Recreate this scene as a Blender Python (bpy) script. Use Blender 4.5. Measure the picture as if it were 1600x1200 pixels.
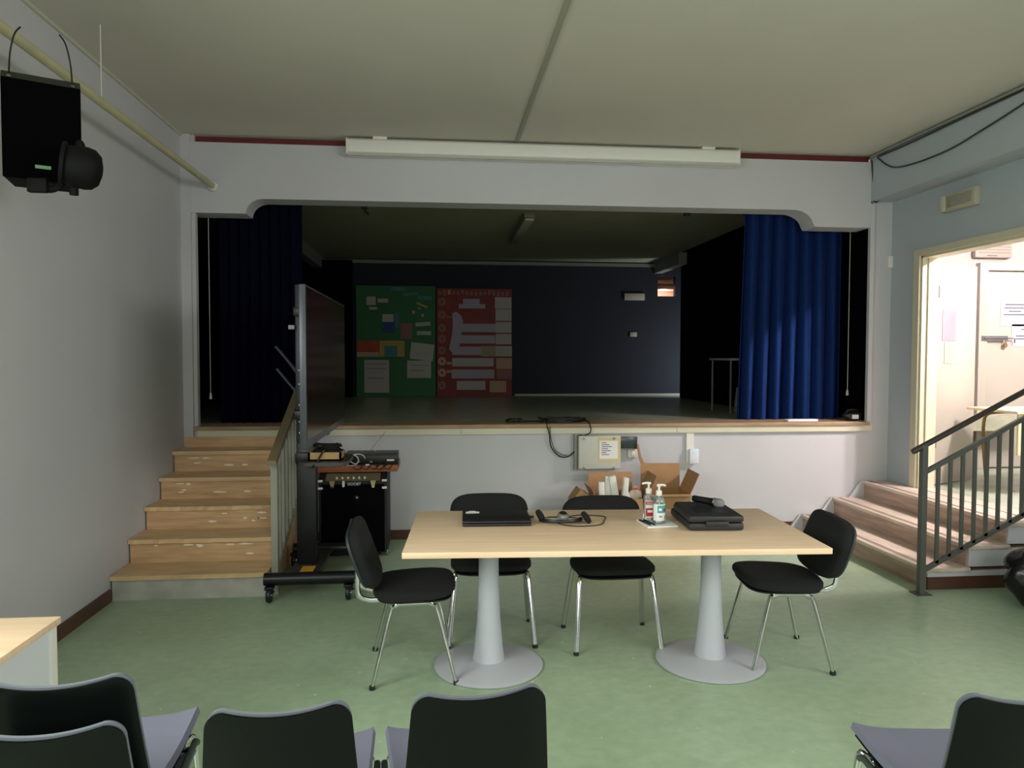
import bpy, bmesh, math, random
from mathutils import Vector, Matrix, Euler
random.seed(7)
PI = math.pi
for o in list(bpy.data.objects): bpy.data.objects.remove(o)
C = bpy.context.scene.collection
sc = bpy.context.scene

# ------------------------------------------------------------------ camera
FPX, EYE = 1145.0, 1.65
yaw = math.atan(115/1145); pitch = -math.atan(43/1145); roll = 0.0018
fw = Vector((math.sin(yaw)*math.cos(pitch), math.cos(yaw)*math.cos(pitch), math.sin(pitch)))
rt = Vector((math.cos(yaw), -math.sin(yaw), 0)); up = rt.cross(fw)
rt, up = rt*math.cos(roll)+up*math.sin(roll), up*math.cos(roll)-rt*math.sin(roll)
cd = bpy.data.cameras.new('camera'); cam = bpy.data.objects.new('camera', cd); C.objects.link(cam)
cd.sensor_fit = 'HORIZONTAL'; cd.sensor_width = 36; cd.lens = FPX/1600*36; cd.clip_start = .05; cd.clip_end = 100
M = Matrix.Identity(4)
for i in range(3): M[i][0], M[i][1], M[i][2] = rt[i], up[i], -fw[i]
M[0][3], M[1][3], M[2][3] = 0, 0, EYE
cam.matrix_world = M
sc.camera = cam

# ------------------------------------------------------------------ world, lights, exposure
w = bpy.data.worlds.new('world'); sc.world = w; w.use_nodes = True
w.node_tree.nodes['Background'].inputs[0].default_value = (.62, .75, .85, 1)
w.node_tree.nodes['Background'].inputs[1].default_value = .35
vs = sc.view_settings
vs.view_transform = 'Standard'; vs.look = 'None'; vs.exposure = 0.4; vs.gamma = 1; vs.use_curve_mapping = False

def area(name, loc, aim, sx, sy, power, col):
    l = bpy.data.lights.new(name, 'AREA'); l.shape = 'RECTANGLE'; l.size = sx; l.size_y = sy
    l.energy = power; l.color = col
    o = bpy.data.objects.new(name, l); C.objects.link(o); o.location = loc
    o.rotation_euler = (Vector(aim)-Vector(loc)).to_track_quat('-Z', 'Y').to_euler()
    return o
def point(name, loc, power, col, r=.05):
    l = bpy.data.lights.new(name, 'POINT'); l.energy = power; l.color = col; l.shadow_soft_size = r
    o = bpy.data.objects.new(name, l); C.objects.link(o); o.location = loc
    return o
# daylight through the windows behind and to the left of the camera
area('daylight_rear', (1.2, -3.85, 2.3), (1.2, 2.0, 0.5), 4.6, 1.4, 110, (1, .99, .93))
area('daylight_left', (-2.55, .7, 2.4), (.6, 1.4, 0), 3.0, 1.4, 145, (.95, 1, .89))
area('daylight_right', (4.65, .2, 2.4), (1.4, 1.2, 0), 3.4, 1.4, 140, (1, .97, .9))
# the corridor's fluorescent ceiling lamp
for yy in (4.55, 4.95):
    l = bpy.data.lights.new('corridor_tube', 'POINT'); l.energy = 200; l.color = (1, .87, .86); l.shadow_soft_size = .07
    o = bpy.data.objects.new('corridor_tube', l); C.objects.link(o); o.location = (5.45, yy, 3.08)
area('corridor_tube_far', (6.5, 6.2, 3.17), (6.5, 6.2, 0), .3, .9, 14, (1, .93, .88))

# ------------------------------------------------------------------ materials
def lin(c):
    if isinstance(c, str): c = tuple(int(c[i:i+2], 16)/255 for i in (0, 2, 4))
    return tuple((x/12.92 if x <= .04045 else ((x+.055)/1.055)**2.4) for x in c)
MATS = {}
def mat(name, col, rough=.6, metal=0, var=0, scale=8, bump=0, bscale=None, col2=None, stretch=None, spec=None, emit=0, trans=0, coat=0):
    if name in MATS: return MATS[name]
    m = bpy.data.materials.new(name); m.use_nodes = True; nt = m.node_tree; b = nt.nodes['Principled BSDF']
    c = lin(col); b.inputs['Base Color'].default_value = (*c, 1)
    b.inputs['Roughness'].default_value = rough; b.inputs['Metallic'].default_value = metal
    if spec is not None: b.inputs['Specular IOR Level'].default_value = spec
    if trans: b.inputs['Transmission Weight'].default_value = trans
    if coat: b.inputs['Coat Weight'].default_value = coat
    if emit:
        b.inputs['Emission Color'].default_value = (*c, 1); b.inputs['Emission Strength'].default_value = emit
    if var or bump:
        tc = nt.nodes.new('ShaderNodeTexCoord'); mp = nt.nodes.new('ShaderNodeMapping')
        nt.links.new(tc.outputs['Object'], mp.inputs[0])
        if stretch: mp.inputs['Scale'].default_value = stretch
        n = nt.nodes.new('ShaderNodeTexNoise'); n.inputs['Scale'].default_value = scale; n.inputs['Detail'].default_value = 6
        nt.links.new(mp.outputs[0], n.inputs['Vector'])
        if var:
            r = nt.nodes.new('ShaderNodeValToRGB'); nt.links.new(n.outputs['Fac'], r.inputs[0])
            d = lin(col2) if col2 else tuple(x*(1-var) for x in c)
            r.color_ramp.elements[0].position = .32; r.color_ramp.elements[0].color = (*d, 1)
            r.color_ramp.elements[1].position = .68; r.color_ramp.elements[1].color = (*c, 1)
            nt.links.new(r.outputs[0], b.inputs['Base Color'])
        if bump:
            n2 = nt.nodes.new('ShaderNodeTexNoise'); n2.inputs['Scale'].default_value = bscale or scale*6; n2.inputs['Detail'].default_value = 3
            nt.links.new(tc.outputs['Object'], n2.inputs['Vector'])
            bp = nt.nodes.new('ShaderNodeBump'); bp.inputs['Strength'].default_value = bump; bp.inputs['Distance'].default_value = .01
            nt.links.new(n2.outputs['Fac'], bp.inputs['Height']); nt.links.new(bp.outputs[0], b.inputs['Normal'])
    MATS[name] = m; return m

WALL = mat('painted_wall', 'c3c3c8', .75, var=.05, scale=1.3, bump=.08, bscale=120)
WALLR = mat('painted_wall_right', 'b0b8bf', .7, var=.05, scale=1.3, bump=.08, bscale=120)
CEIL = mat('ceiling_paint', 'd0ccc2', .85, var=.06, scale=1.0, bump=.15, bscale=160)
CREAM = mat('cream_trim', 'cfc8b0', .5, var=.06, scale=6)
CREAMD = mat('cream_door', 'a59f95', .45, var=.03, scale=3)
BASEB = mat('brown_skirting', '5a3a2c', .45, var=.35, scale=5)
REDST = mat('red_strip', '6e262b', .6, var=.3, scale=8)
EDGEW = mat('worn_stage_edge', 'a98e72', .55, var=.3, scale=9, stretch=(.4, 3, 3))
TRAV = mat('brown_travertine', 'd6b288', .5, var=.28, scale=7, col2='ba9870', stretch=(.5, 1, 5), bump=.1)
TRAVR = mat('rosy_travertine', 'bfa493', .4, var=.25, scale=6, col2='9c8475', stretch=(1, .5, 5), bump=.1)
TREAD = mat('tread_stone', 'e0bf95', .4, var=.25, scale=8, col2='c9a97f', stretch=(.5, 1.5, 2))
TREADR = mat('tread_stone_pale', 'd8c8ba', .35, var=.2, scale=8, col2='c2b0a2', stretch=(1.5, .5, 2))
GROOVE = mat('groove', '6d5a4c', .7)
RISERW = mat('chipped_white_plaster', 'c4c2bc', .8, var=.25, scale=6, col2='a5a39e')
BLK = mat('black_plastic', '111213', .42, bump=.05, bscale=300)
BLKM = mat('black_metal', '16171a', .38, metal=.3)
BLKF = mat('black_fabric', '0b0d10', .9, bump=.3, bscale=500)
BLKSH = mat('black_pad_shell', '252c2f', .5, bump=.05, bscale=300)
CHROME = mat('chrome', 'd8d8d6', .12, metal=1)
CHROMEG = mat('chrome_dull', 'a9a698', .25, metal=1)
GREYM = mat('grey_powder_metal', 'b3b6c0', .45, metal=0, bump=.04, bscale=400)
RAILM = mat('grey_rail_paint', '5b5c58', .42, metal=.2)
RAILP = mat('pale_rail_paint', '8f8f84', .45)
RAILT = mat('rail_cap_wood', '7d6f52', .5, var=.2, scale=10)
HRAIL = mat('dark_handrail', '3b332e', .35)
WHITE = mat('white_plastic', 'e2e1da', .45)
PAPER = mat('paper', 'e6e6e6', .8)
PAPERG = mat('grey_paper', 'b9b9b4', .85, var=.1, scale=12)
INK = mat('ink', '50505a', .8)
CARD = mat('cardboard', 'a58157', .85, var=.12, scale=7)
CARDD = mat('cardboard_inside', 'b08862', .85, var=.12, scale=7)
NAVY = mat('navy_wall', '10151f', .85, var=.1, scale=3)
VOID = mat('black_drape', '060509', 1.0, spec=.05)
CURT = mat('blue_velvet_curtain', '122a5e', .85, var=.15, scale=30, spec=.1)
CURTSH = mat('blue_curtain_shaded', '07081a', .95, spec=.05)  # same blue cloth as the right curtain, with shade put into its colour
STCEIL = mat('stage_ceiling_paint', '8e9078', .85, var=.1, scale=4, bump=.2, bscale=100)
PLINE = mat('cable_black', '0d0d0e', .45)
CWHITE = mat('cable_white', 'd0cdc4', .5)
WOODB = mat('pale_wood_box', 'b18e5e', .55, var=.15, scale=10, stretch=(1, 4, 4))
REDW = mat('reddish_board', '9a5a38', .5, var=.2, scale=8, stretch=(1, 6, 6))
GREYP = mat('grey_upholstery', '6d6e80', .8, bump=.15, bscale=600)
RIM = mat('grey_rim_plastic', '71767f', .4)
SHELLP = mat('black_green_shell', '070b0a', .3, spec=.18, bump=.03, bscale=200)

def wood_top():
    m = bpy.data.materials.new('beech_laminate'); m.use_nodes = True; nt = m.node_tree; b = nt.nodes['Principled BSDF']
    tc = nt.nodes.new('ShaderNodeTexCoord'); mp = nt.nodes.new('ShaderNodeMapping'); mp.inputs['Scale'].default_value = (.7, 9, 9)
    n = nt.nodes.new('ShaderNodeTexNoise'); n.inputs['Scale'].default_value = 3; n.inputs['Detail'].default_value = 8; n.inputs['Distortion'].default_value = .4
    r = nt.nodes.new('ShaderNodeValToRGB')
    r.color_ramp.elements[0].position = .3; r.color_ramp.elements[0].color = (*lin('eccba8'), 1)
    r.color_ramp.elements[1].position = .7; r.color_ramp.elements[1].color = (*lin('f7dcbe'), 1)
    nt.links.new(tc.outputs['Object'], mp.inputs[0]); nt.links.new(mp.outputs[0], n.inputs['Vector']); nt.links.new(n.outputs['Fac'], r.inputs[0])
    nt.links.new(r.outputs[0], b.inputs['Base Color']); b.inputs['Roughness'].default_value = .38
    return m
BEECH = wood_top()

def floor_mat():
    m = bpy.data.materials.new('green_linoleum'); m.use_nodes = True; nt = m.node_tree; b = nt.nodes['Principled BSDF']
    tc = nt.nodes.new('ShaderNodeTexCoord')
    def noise(scale, det, stretch=(1, 1, 1), dist=0):
        mp = nt.nodes.new('ShaderNodeMapping'); mp.inputs['Scale'].default_value = stretch
        nt.links.new(tc.outputs['Object'], mp.inputs[0])
        n = nt.nodes.new('ShaderNodeTexNoise'); n.inputs['Scale'].default_value = scale; n.inputs['Detail'].default_value = det; n.inputs['Distortion'].default_value = dist
        nt.links.new(mp.outputs[0], n.inputs['Vector']); return n
    n1 = noise(14, 10, (1, 1.3, 1), .3)
    r = nt.nodes.new('ShaderNodeValToRGB')
    r.color_ramp.elements[0].position = .3; r.color_ramp.elements[0].color = (*lin('9cb298'), 1)
    r.color_ramp.elements[1].position = .72; r.color_ramp.elements[1].color = (*lin('abbfa4'), 1)
    nt.links.new(n1.outputs['Fac'], r.inputs[0])
    n2 = noise(1.2, 4)
    r2 = nt.nodes.new('ShaderNodeValToRGB')
    r2.color_ramp.elements[0].position = .35; r2.color_ramp.elements[0].color = (.86, .86, .82, 1)
    r2.color_ramp.elements[1].position = .65; r2.color_ramp.elements[1].color = (1.04, 1.04, 1.04, 1)
    nt.links.new(n2.outputs['Fac'], r2.inputs[0])
    mx = nt.nodes.new('ShaderNodeMix'); mx.data_type = 'RGBA'; mx.blend_type = 'MULTIPLY'; mx.inputs[0].default_value = 1
    nt.links.new(r.outputs[0], mx.inputs[6]); nt.links.new(r2.outputs[0], mx.inputs[7])
    # small pale scuffs
    n3 = noise(26, 2)
    r3 = nt.nodes.new('ShaderNodeValToRGB'); r3.color_ramp.elements[0].position = .725; r3.color_ramp.elements[1].position = .75
    nt.links.new(n3.outputs['Fac'], r3.inputs[0])
    mx2 = nt.nodes.new('ShaderNodeMix'); mx2.data_type = 'RGBA'; nt.links.new(r3.outputs[0], mx2.inputs[0])
    nt.links.new(mx.outputs[2], mx2.inputs[6]); mx2.inputs[7].default_value = (*lin('d0dbc6'), 1)
    nt.links.new(mx2.outputs[2], b.inputs['Base Color'])
    rr = nt.nodes.new('ShaderNodeMapRange'); rr.inputs['To Min'].default_value = .28; rr.inputs['To Max'].default_value = .45
    nt.links.new(n2.outputs['Fac'], rr.inputs[0]); nt.links.new(rr.outputs[0], b.inputs['Roughness'])
    return m
FLOORM = floor_mat()

# ------------------------------------------------------------------ mesh builder
class MB:
    def __init__(s): s.bm = bmesh.new()
    def _add(s, verts, faces, mtx=None):
        vs_ = [s.bm.verts.new(mtx @ Vector(v) if mtx else Vector(v)) for v in verts]
        for f in faces:
            try: s.bm.faces.new([vs_[i] for i in f])
            except ValueError: pass
        return vs_
    def box(s, x0, x1, y0, y1, z0, z1, bev=0, mtx=None, seg=2):
        t = bmesh.new()
        v = [t.verts.new(p) for p in ((x0,y0,z0),(x1,y0,z0),(x1,y1,z0),(x0,y1,z0),(x0,y0,z1),(x1,y0,z1),(x1,y1,z1),(x0,y1,z1))]
        for f in ((3,2,1,0),(4,5,6,7),(0,1,5,4),(1,2,6,5),(2,3,7,6),(3,0,4,7)): t.faces.new([v[i] for i in f])
        if bev: bmesh.ops.bevel(t, geom=t.edges[:], offset=bev, segments=seg, profile=.5, affect='EDGES')
        s.merge(t, mtx); return s
    def merge(s, t, mtx=None):
        mp = {}
        for v in t.verts: mp[v] = s.bm.verts.new(mtx @ v.co if mtx else v.co)
        for f in t.faces:
            try: s.bm.faces.new([mp[v] for v in f.verts])
            except ValueError: pass
        t.free()
    def tube(s, pts, r, n=10, closed=False, mtx=None, flat=1.0):
        P = [Vector(p) for p in pts]; N = len(P); rings = []
        prev = None
        for i in range(N):
            if closed: d = P[(i+1) % N]-P[i-1]
            else: d = (P[min(i+1, N-1)]-P[max(i-1, 0)])
            d.normalize()
            if prev is None:
                a = Vector((0, 0, 1)) if abs(d.z) < .9 else Vector((1, 0, 0))
                u_ = d.cross(a).normalized()
            else:
                u_ = (prev-d*prev.dot(d)).normalized()
            prev = u_; v_ = d.cross(u_)
            rr = r[i] if isinstance(r, (list, tuple)) else r
            rings.append([P[i]+u_*rr*math.cos(2*PI*k/n)+v_*rr*flat*math.sin(2*PI*k/n) for k in range(n)])
        verts = [p for rg in rings for p in rg]; faces = []
        for i in range(N if closed else N-1):
            a, b = i*n, ((i+1) % N)*n
            for k in range(n): faces.append((a+k, a+(k+1) % n, b+(k+1) % n, b+k))
        if not closed: faces += [tuple(range(n))[::-1], tuple(range((N-1)*n, N*n))]
        s._add(verts, faces, mtx); return s
    def lathe(s, prof, n=32, mtx=None, cap=True):
        verts = []; faces = []
        for r, z in prof:
            for k in range(n): verts.append((r*math.cos(2*PI*k/n), r*math.sin(2*PI*k/n), z))
        for i in range(len(prof)-1):
            for k in range(n): faces.append((i*n+k, i*n+(k+1) % n, (i+1)*n+(k+1) % n, (i+1)*n+k))
        if cap: faces += [tuple(range(n))[::-1], tuple(range((len(prof)-1)*n, len(prof)*n))]
        s._add(verts, faces, mtx); return s
    def prism(s, poly, a, b, axis='y', mtx=None):
        # poly in the two other axes; extruded from a to b along axis
        f = {'y': lambda p, t: (p[0], t, p[1]), 'x': lambda p, t: (t, p[0], p[1]), 'z': lambda p, t: (p[0], p[1], t)}[axis]
        n = len(poly); verts = [f(p, a) for p in poly]+[f(p, b) for p in poly]
        faces = [tuple(range(n)), tuple(range(n, 2*n))[::-1]]+[(i, i+n, (i+1) % n+n, (i+1) % n) for i in range(n)]
        s._add(verts, faces, mtx); return s
    def sheet(s, fn, nu, nv, th=0, mtx=None):
        # fn(u,v) -> point ; optional thickness along local normal
        g = [[Vector(fn(i/nu, j/nv)) for j in range(nv+1)] for i in range(nu+1)]
        W = nv+1; verts = [p for row in g for p in row]; faces = []
        for i in range(nu):
            for j in range(nv): faces.append((i*W+j, (i+1)*W+j, (i+1)*W+j+1, i*W+j+1))
        if th:
            nn = len(verts); nor = []
            for i in range(nu+1):
                for j in range(nv+1):
                    du = g[min(i+1, nu)][j]-g[max(i-1, 0)][j]; dv = g[i][min(j+1, nv)]-g[i][max(j-1, 0)]
                    q = du.cross(dv); nor.append(q.normalized() if q.length > 1e-9 else Vector((0, 0, 0)))
            verts += [verts[k]+nor[k]*th for k in range(nn)]
            faces += [tuple(x+nn for x in reversed(f)) for f in faces]
            bd = [(i*W) for i in range(nu+1)]+[nu*W+j for j in range(1, W)]+[i*W+nv for i in range(nu-1, -1, -1)]+[j for j in range(nv-1, 0, -1)]
            for k in range(len(bd)):
                a, b = bd[k], bd[(k+1) % len(bd)]; faces.append((b, a, a+nn, b+nn))
        s._add(verts, faces, mtx); return s
    def done(s, name, m, parent=None, smooth=True, world=False):
        bmesh.ops.recalc_face_normals(s.bm, faces=s.bm.faces[:])
        me = bpy.data.meshes.new(name)
        if world and parent:
            off = root_of(parent)
            for v in s.bm.verts: v.co -= off
        s.bm.to_mesh(me); s.bm.free()
        for mm in (m if isinstance(m, (list, tuple)) else [m]): me.materials.append(mm)
        if smooth:
            me.shade_smooth(); me.set_sharp_from_angle(angle=math.radians(38))
        o = bpy.data.objects.new(name, me); C.objects.link(o)
        if parent: o.parent = parent
        return o
def root_of(o):
    v = Vector(o.location)
    while o.parent: o = o.parent; v += Vector(o.location)
    return v
def T(x, y, z, rz=0, rx=0, ry=0): return Matrix.Translation((x, y, z)) @ Euler((rx, ry, rz)).to_matrix().to_4x4()
def AX(p, d):   # matrix that puts local z along d at p
    return Matrix.Translation(p) @ Vector(d).to_track_quat('Z', 'Y').to_matrix().to_4x4()
def thing(name, label, cat, loc=(0, 0, 0), rz=0, group=None):
    o = bpy.data.objects.new(name, None); C.objects.link(o); o.empty_display_size = .1
    o.location = loc; o.rotation_euler = (0, 0, rz); o['label'] = label; o['category'] = cat
    if group: o['group'] = group
    return o
def tag(o, label, cat, group=None):
    o['label'] = label; o['category'] = cat
    if group: o['group'] = group
    return o
def place(o, loc):   # mesh thing built in world coordinates: put its origin at its base
    v = Vector(loc)
    o.data.transform(Matrix.Translation(-v)); o.location = v
    return o
def struct(name, mb, m, parent=None, smooth=False):
    o = mb.done(name, m, parent, smooth)
    if not parent: o['kind'] = 'structure'
    return o
def B(*a, **k): return MB().box(*a, **k)
def arc(cx, cy, r, a0, a1, n=8): return [(cx+r*math.cos(a0+(a1-a0)*i/n), cy+r*math.sin(a0+(a1-a0)*i/n)) for i in range(n+1)]
def smooth_path(pts, sub=6):   # catmull-rom
    P = [Vector(p) for p in pts]; out = []
    for i in range(len(P)-1):
        p0, p1, p2, p3 = P[max(i-1, 0)], P[i], P[i+1], P[min(i+2, len(P)-1)]
        for k in range(sub):
            t = k/sub
            out.append(.5*((2*p1)+(p2-p0)*t+(2*p0-5*p1+4*p2-p3)*t*t+(3*p1-p0-3*p2+p3)*t**3))
    out.append(P[-1]); return out
def rrect(w_, h_, r, n=6, cx=0, cy=0):
    x, y = w_/2-r, h_/2-r; out = []
    for (sx, sy, a) in ((1, 1, 0), (-1, 1, PI/2), (-1, -1, PI), (1, -1, 3*PI/2)):
        out += [(cx+sx*x+r*math.cos(a+PI/2*i/n), cy+sy*y+r*math.sin(a+PI/2*i/n)) for i in range(n+1)]
    return out
def text_mesh(name, body, size, mtx, m, parent, extrude=.0008, sx=1.0):
    cu = bpy.data.curves.new('t', 'FONT'); cu.body = body; cu.size = size; cu.align_x = 'CENTER'; cu.align_y = 'CENTER'; cu.extrude = extrude
    t = bpy.data.objects.new('t', cu); C.objects.link(t)
    dg = bpy.context.evaluated_depsgraph_get(); me = bpy.data.meshes.new_from_object(t.evaluated_get(dg))
    bpy.data.objects.remove(t); bpy.data.curves.remove(cu)
    me.transform(mtx @ Matrix.Diagonal((sx, 1, 1, 1))); me.materials.clear(); me.materials.append(m)
    o = bpy.data.objects.new(name, me); C.objects.link(o); o.parent = parent
    return o

# ------------------------------------------------------------------ the room
XL, XR, YW, YB, ZC = -2.2, 4.3, 6.63, -3.6, 3.55
struct('floor', B(XL-.1, XR+.1, YB-.1, YW+.15, -.12, 0), FLOORM)
struct('ceiling', B(XL-.1, XR+.1, YB-.1, YW+.12, ZC, ZC+.12), CEIL)
# left wall with a window behind the camera's left
m = MB(); m.box(XL-.2, XL, YB, -.9, 0, ZC); m.box(XL-.2, XL, 2.3, YW+.1, 0, ZC); m.box(XL-.2, XL, -.9, 2.3, 0, 1.1); m.box(XL-.2, XL, -.9, 2.3, 2.7, ZC)
struct('wall_left', m, WALL)
m = MB(); m.box(XL-.2, XR+.2, YB-.1, YB, 0, .95); m.box(XL-.2, XR+.2, YB-.1, YB, 2.6, ZC); m.box(XL-.2, -1.2, YB-.1, YB, .95, 2.6); m.box(3.6, XR+.2, YB-.1, YB, .95, 2.6)
struct('wall_rear', m, WALL)
def window(n, x0, x1, z0, z1, axis, d, k):
    fr = MB(); t = .05
    fr_ = []
    for i in range(k+1):
        c = x0+(x1-x0)*i/k; fr_.append((max(x0, c-t/2), min(x1, c+t/2), z0, z1))
    for z in (z0, z1-t): fr_.append((x0, x1, z, z+t))
    for a, b, c, e in fr_:
        if axis == 'y': fr.box(a, b, d-.03, d+.03, c, e)
        else: fr.box(d-.03, d+.03, a, b, c, e)
    return struct('window_%d' % n, fr, CREAM)
window(1, -1.2, 3.6, .95, 2.6, 'y', YB-.05, 4)
window(3, -1.5, 1.9, 1.1, 2.7, 'x', XR+.1, 3)
window(2, -.9, 2.3, 1.1, 2.7, 'x', XL-.12, 3)
# right wall with the doorway
DY0, DY1, DZ0, DZ1 = 4.85, 6.2, .47, 2.565
m = MB(); m.box(XR, XR+.15, YB, -1.5, 0, ZC); m.box(XR, XR+.15, 1.9, DY0, 0, ZC); m.box(XR, XR+.15, -1.5, 1.9, 0, 1.1); m.box(XR, XR+.15, -1.5, 1.9, 2.7, ZC); m.box(XR, XR+.15, DY1, YW+.1, 0, ZC); m.box(XR, XR+.15, DY0, DY1, DZ1, ZC); m.box(XR, XR+.15, DY0, DY1, 0, DZ0)
struct('wall_right', m, WALLR)
# downstand beam along the right wall
struct('wall_right_beam', B(4.07, XR, YB, YW-.02, 3.12, ZC), WALLR)
# stage wall: lower wall, jambs, shaped beam
m = MB(); m.box(XL, XR, YW, YW+.14, 0, .95); m.box(XL, -2.09, YW, YW+.06, .95, ZC); m.box(4.10, XR, YW, YW+.06, .95, ZC)
struct('wall_stage', m, WALL)
def beam_poly():
    p = [(-2.12, 3.49), (-2.12, 2.885), (-1.66, 2.885)]
    p += [(-1.51-.15*math.cos(a), 2.885+.13*math.sin(a)) for a in [PI/2*i/10 for i in range(1, 11)]]
    p += [(3.30+.2*math.sin(a), 2.885+.14*math.cos(a)) for a in [PI/2*i/10 for i in range(0, 10)]]
    p += [(3.52, 2.872), (4.07, 2.872), (4.07, 3.485)]
    return p
struct('trim_1', MB().prism(beam_poly(), YW-.02, YW+.22, 'y'), WALL)['label'] = 'beam over the stage opening with rounded corners'
struct('trim_2', B(-2.12, 4.07, YW+.03, YW+.2, 3.47, ZC), REDST)
struct('trim_3', B(4.07, 4.115, YW-.025, YW+.02, .99, 3.1, bev=.004), WALL)
struct('trim_4', B(-2.2, -2.12, YW-.03, YW, 0.0, 3.55), WALL)
# seam in the ceiling
m = MB(); m.box(.675, .71, YB, YW, ZC-.010, ZC, bev=.004); struct('trim_5', m, mat('ceiling_seam', '9c9b8e', .8))
# cable trim along left wall and ceiling, along right beam and ceiling
struct('trim_6', B(XL, XL+.02, YB, YW-.03, ZC-.02, ZC), mat('thin_pale_trim', 'c2c2b6', .6))
struct('trim_7', B(4.045, 4.07, YB, YW-.03, ZC-.03, ZC-.012), mat('grey_trim', '8d918a', .6))
# skirtings
struct('baseboard_left', B(XL, XL+.015, YB, 5.1, 0, .085), BASEB)
struct('baseboard_stage', B(-1.1, 3.4, YW-.015, YW, 0, .085), BASEB)
struct('baseboard_right', B(XR-.015, XR, YB, 4.8, 0, .085), BASEB)
# stage edge and the pale strip under it
struct('trim_8', B(-2.12, 4.09, YW-.045, YW+.3, 1.0, 1.035, bev=.006), EDGEW)
m = MB()
for x0, x1 in ((-2.09, .2), (.203, 2.2), (2.203, 4.12)): m.box(x0, x1, YW-.03, YW, .945, 1.0)
struct('trim_9', m, mat('cream_strip', 'd2cdb8', .5, var=.05, scale=4))

# ------------------------------------------------------------------ the stage
SF = 1.03
STF = mat('stage_linoleum', 'a0a490', .28, var=.2, scale=4, col2='8a8e7b')
struct('floor_stage', B(-3.2, 6.0, YW+.3, 11.6, .9, SF), STF)
struct('ceiling_stage', B(-3.2, 3.48, YW+.22, 11.5, 3.15, 3.25), STCEIL)
m = MB(); bw0, bw1 = 11.5, 11.6
m.box(-3.2, 3.50, bw0, bw1, SF, 3.4); m.box(3.50, 3.79, bw0, bw1, SF, 2.62); m.box(3.50, 3.79, bw0, bw1, 2.94, 3.4); m.box(3.79, 6, bw0, bw1, SF, 3.4)
struct('wall_stage_back', m, NAVY)
struct('wall_stage_left', B(-1.95, -1.88, 7.2, 11.5, SF, 3.2), VOID)
struct('wall_stage_right', B(3.66, 3.74, 7.3, 10.85, SF, 3.25), VOID)
struct('wall_stage_pocket', B(4.16, 4.2, YW+.06, 7.4, SF, 3.3), VOID)
struct('ceiling_stage_wing', B(3.48, 6.0, YW+.2, 11.6, 3.25, 3.3), VOID)
struct('wall_stage_wing', B(5.9, 6.0, 7.3, 11.6, SF, 3.3), VOID)
struct('wall_stage_drape', B(-1.88, -1.29, 11.3, 11.33, SF, 3.1), VOID)
struct('wall_stage_front_left', B(-3.2, -2.11, YW+.06, YW+.1, SF, 3.3), VOID)
struct('wall_stage_side_left', B(-3.2, -3.1, YW+.2, 11.5, SF, 3.3), VOID)
struct('wall_stage_front_right', B(4.12, 6.0, 7.36, 7.4, SF, 3.3), VOID)
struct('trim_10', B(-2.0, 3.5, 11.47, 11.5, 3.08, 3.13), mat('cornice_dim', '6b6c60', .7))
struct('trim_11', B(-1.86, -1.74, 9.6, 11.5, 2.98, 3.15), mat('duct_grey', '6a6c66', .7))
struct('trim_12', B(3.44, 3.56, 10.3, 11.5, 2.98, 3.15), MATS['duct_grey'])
struct('baseboard_stage_back', B(1.2, 3.9, 11.48, 11.5, SF, 1.06), mat('pale_skirting', '8a8676', .6))
# lit opening high in the back wall: planks of the store behind it
PLANK = mat('lit_pine', 'd8b8a2', .6, var=.15, scale=4, stretch=(.3, 6, 6))
m = MB(); m.box(3.3, 4.1, 12.3, 12.35, 2.3, 3.2); m.box(3.3, 3.32, 11.6, 12.35, 2.3, 3.2); m.box(4.08, 4.1, 11.6, 12.35, 2.3, 3.2); m.box(3.3, 4.1, 11.6, 12.35, 3.18, 3.2); m.box(3.3, 4.1, 11.6, 12.35, 2.3, 2.32)
struct('wall_store', m, PLANK)
sh = thing('storage_shelf', 'small lit pine shelf seen through the opening high in the stage back wall', 'shelf', (3.7, 11.95, 2.32))
B(-.38, .36, -.2, .3, .44, .47).done('board', PLANK, sh, False); B(-.2, .36, -.25, -.1, .52, .57).done('board', PLANK, sh, False)
B(-.38, -.2, -.3, -.27, .48, .52).done('bracket', BLK, sh, False)
for x in (-.39, .35): B(x, x+.03, -.1, .2, 0, .56).done('upright', PLANK, sh, False)
point('store_light', (3.75, 12.0, 2.72), 4, (1, .88, .8), .04)
# wing lamp behind the right side drape
wl = thing('wall_lamp', 'small wall lamp hidden in the right stage wing', 'lamp', (5.86, 10.9, 2.2))
B(-.04, .04, -.1, .1, -.06, .06, bev=.01).done('lamp_body', WHITE, wl)
point('wing_light', (4.7, 10.6, 1.4), 80, (.85, .9, 1), .15)

def curtain(name, x0, x1, y, z0, z1, folds, amp, m_, label, flare=.05, seed=1):
    rnd = random.Random(seed); ph = [rnd.uniform(-.6, .6) for _ in range(40)]; am = [rnd.uniform(.6, 1.3) for _ in range(40)]
    def f(u, v):
        k = u*folds; i = int(k); a = am[i]*(1-(k-i))+am[i+1]*(k-i); p = ph[i]*(1-(k-i))+ph[i+1]*(k-i)
        x = x0+(x1-x0)*u-flare*(1-v)*(1-u)+.02*math.sin(k*2*PI+1)
        return (x, y+amp*(1.15-.35*v)*a*math.sin(2*PI*k+p*(1-v)*1.2)+.012*math.sin(4*PI*k+2+v), z0+(z1-z0)*v)
    t = thing(name, label, 'curtain', ((x0+x1)/2, y, z0))
    MB().sheet(f, int(folds*22), 16, .006).done('drape', m_, t, True, True)
    MB().box(x0, x1, y-.012, y+.012, z1-.04, z1+.0).done('heading_tape', m_, t, False, True)
    return t
struct('trim_13', B(-2.0, 4.05, 6.98, 7.01, 3.085, 3.15), BLKM)   # curtain track
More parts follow.
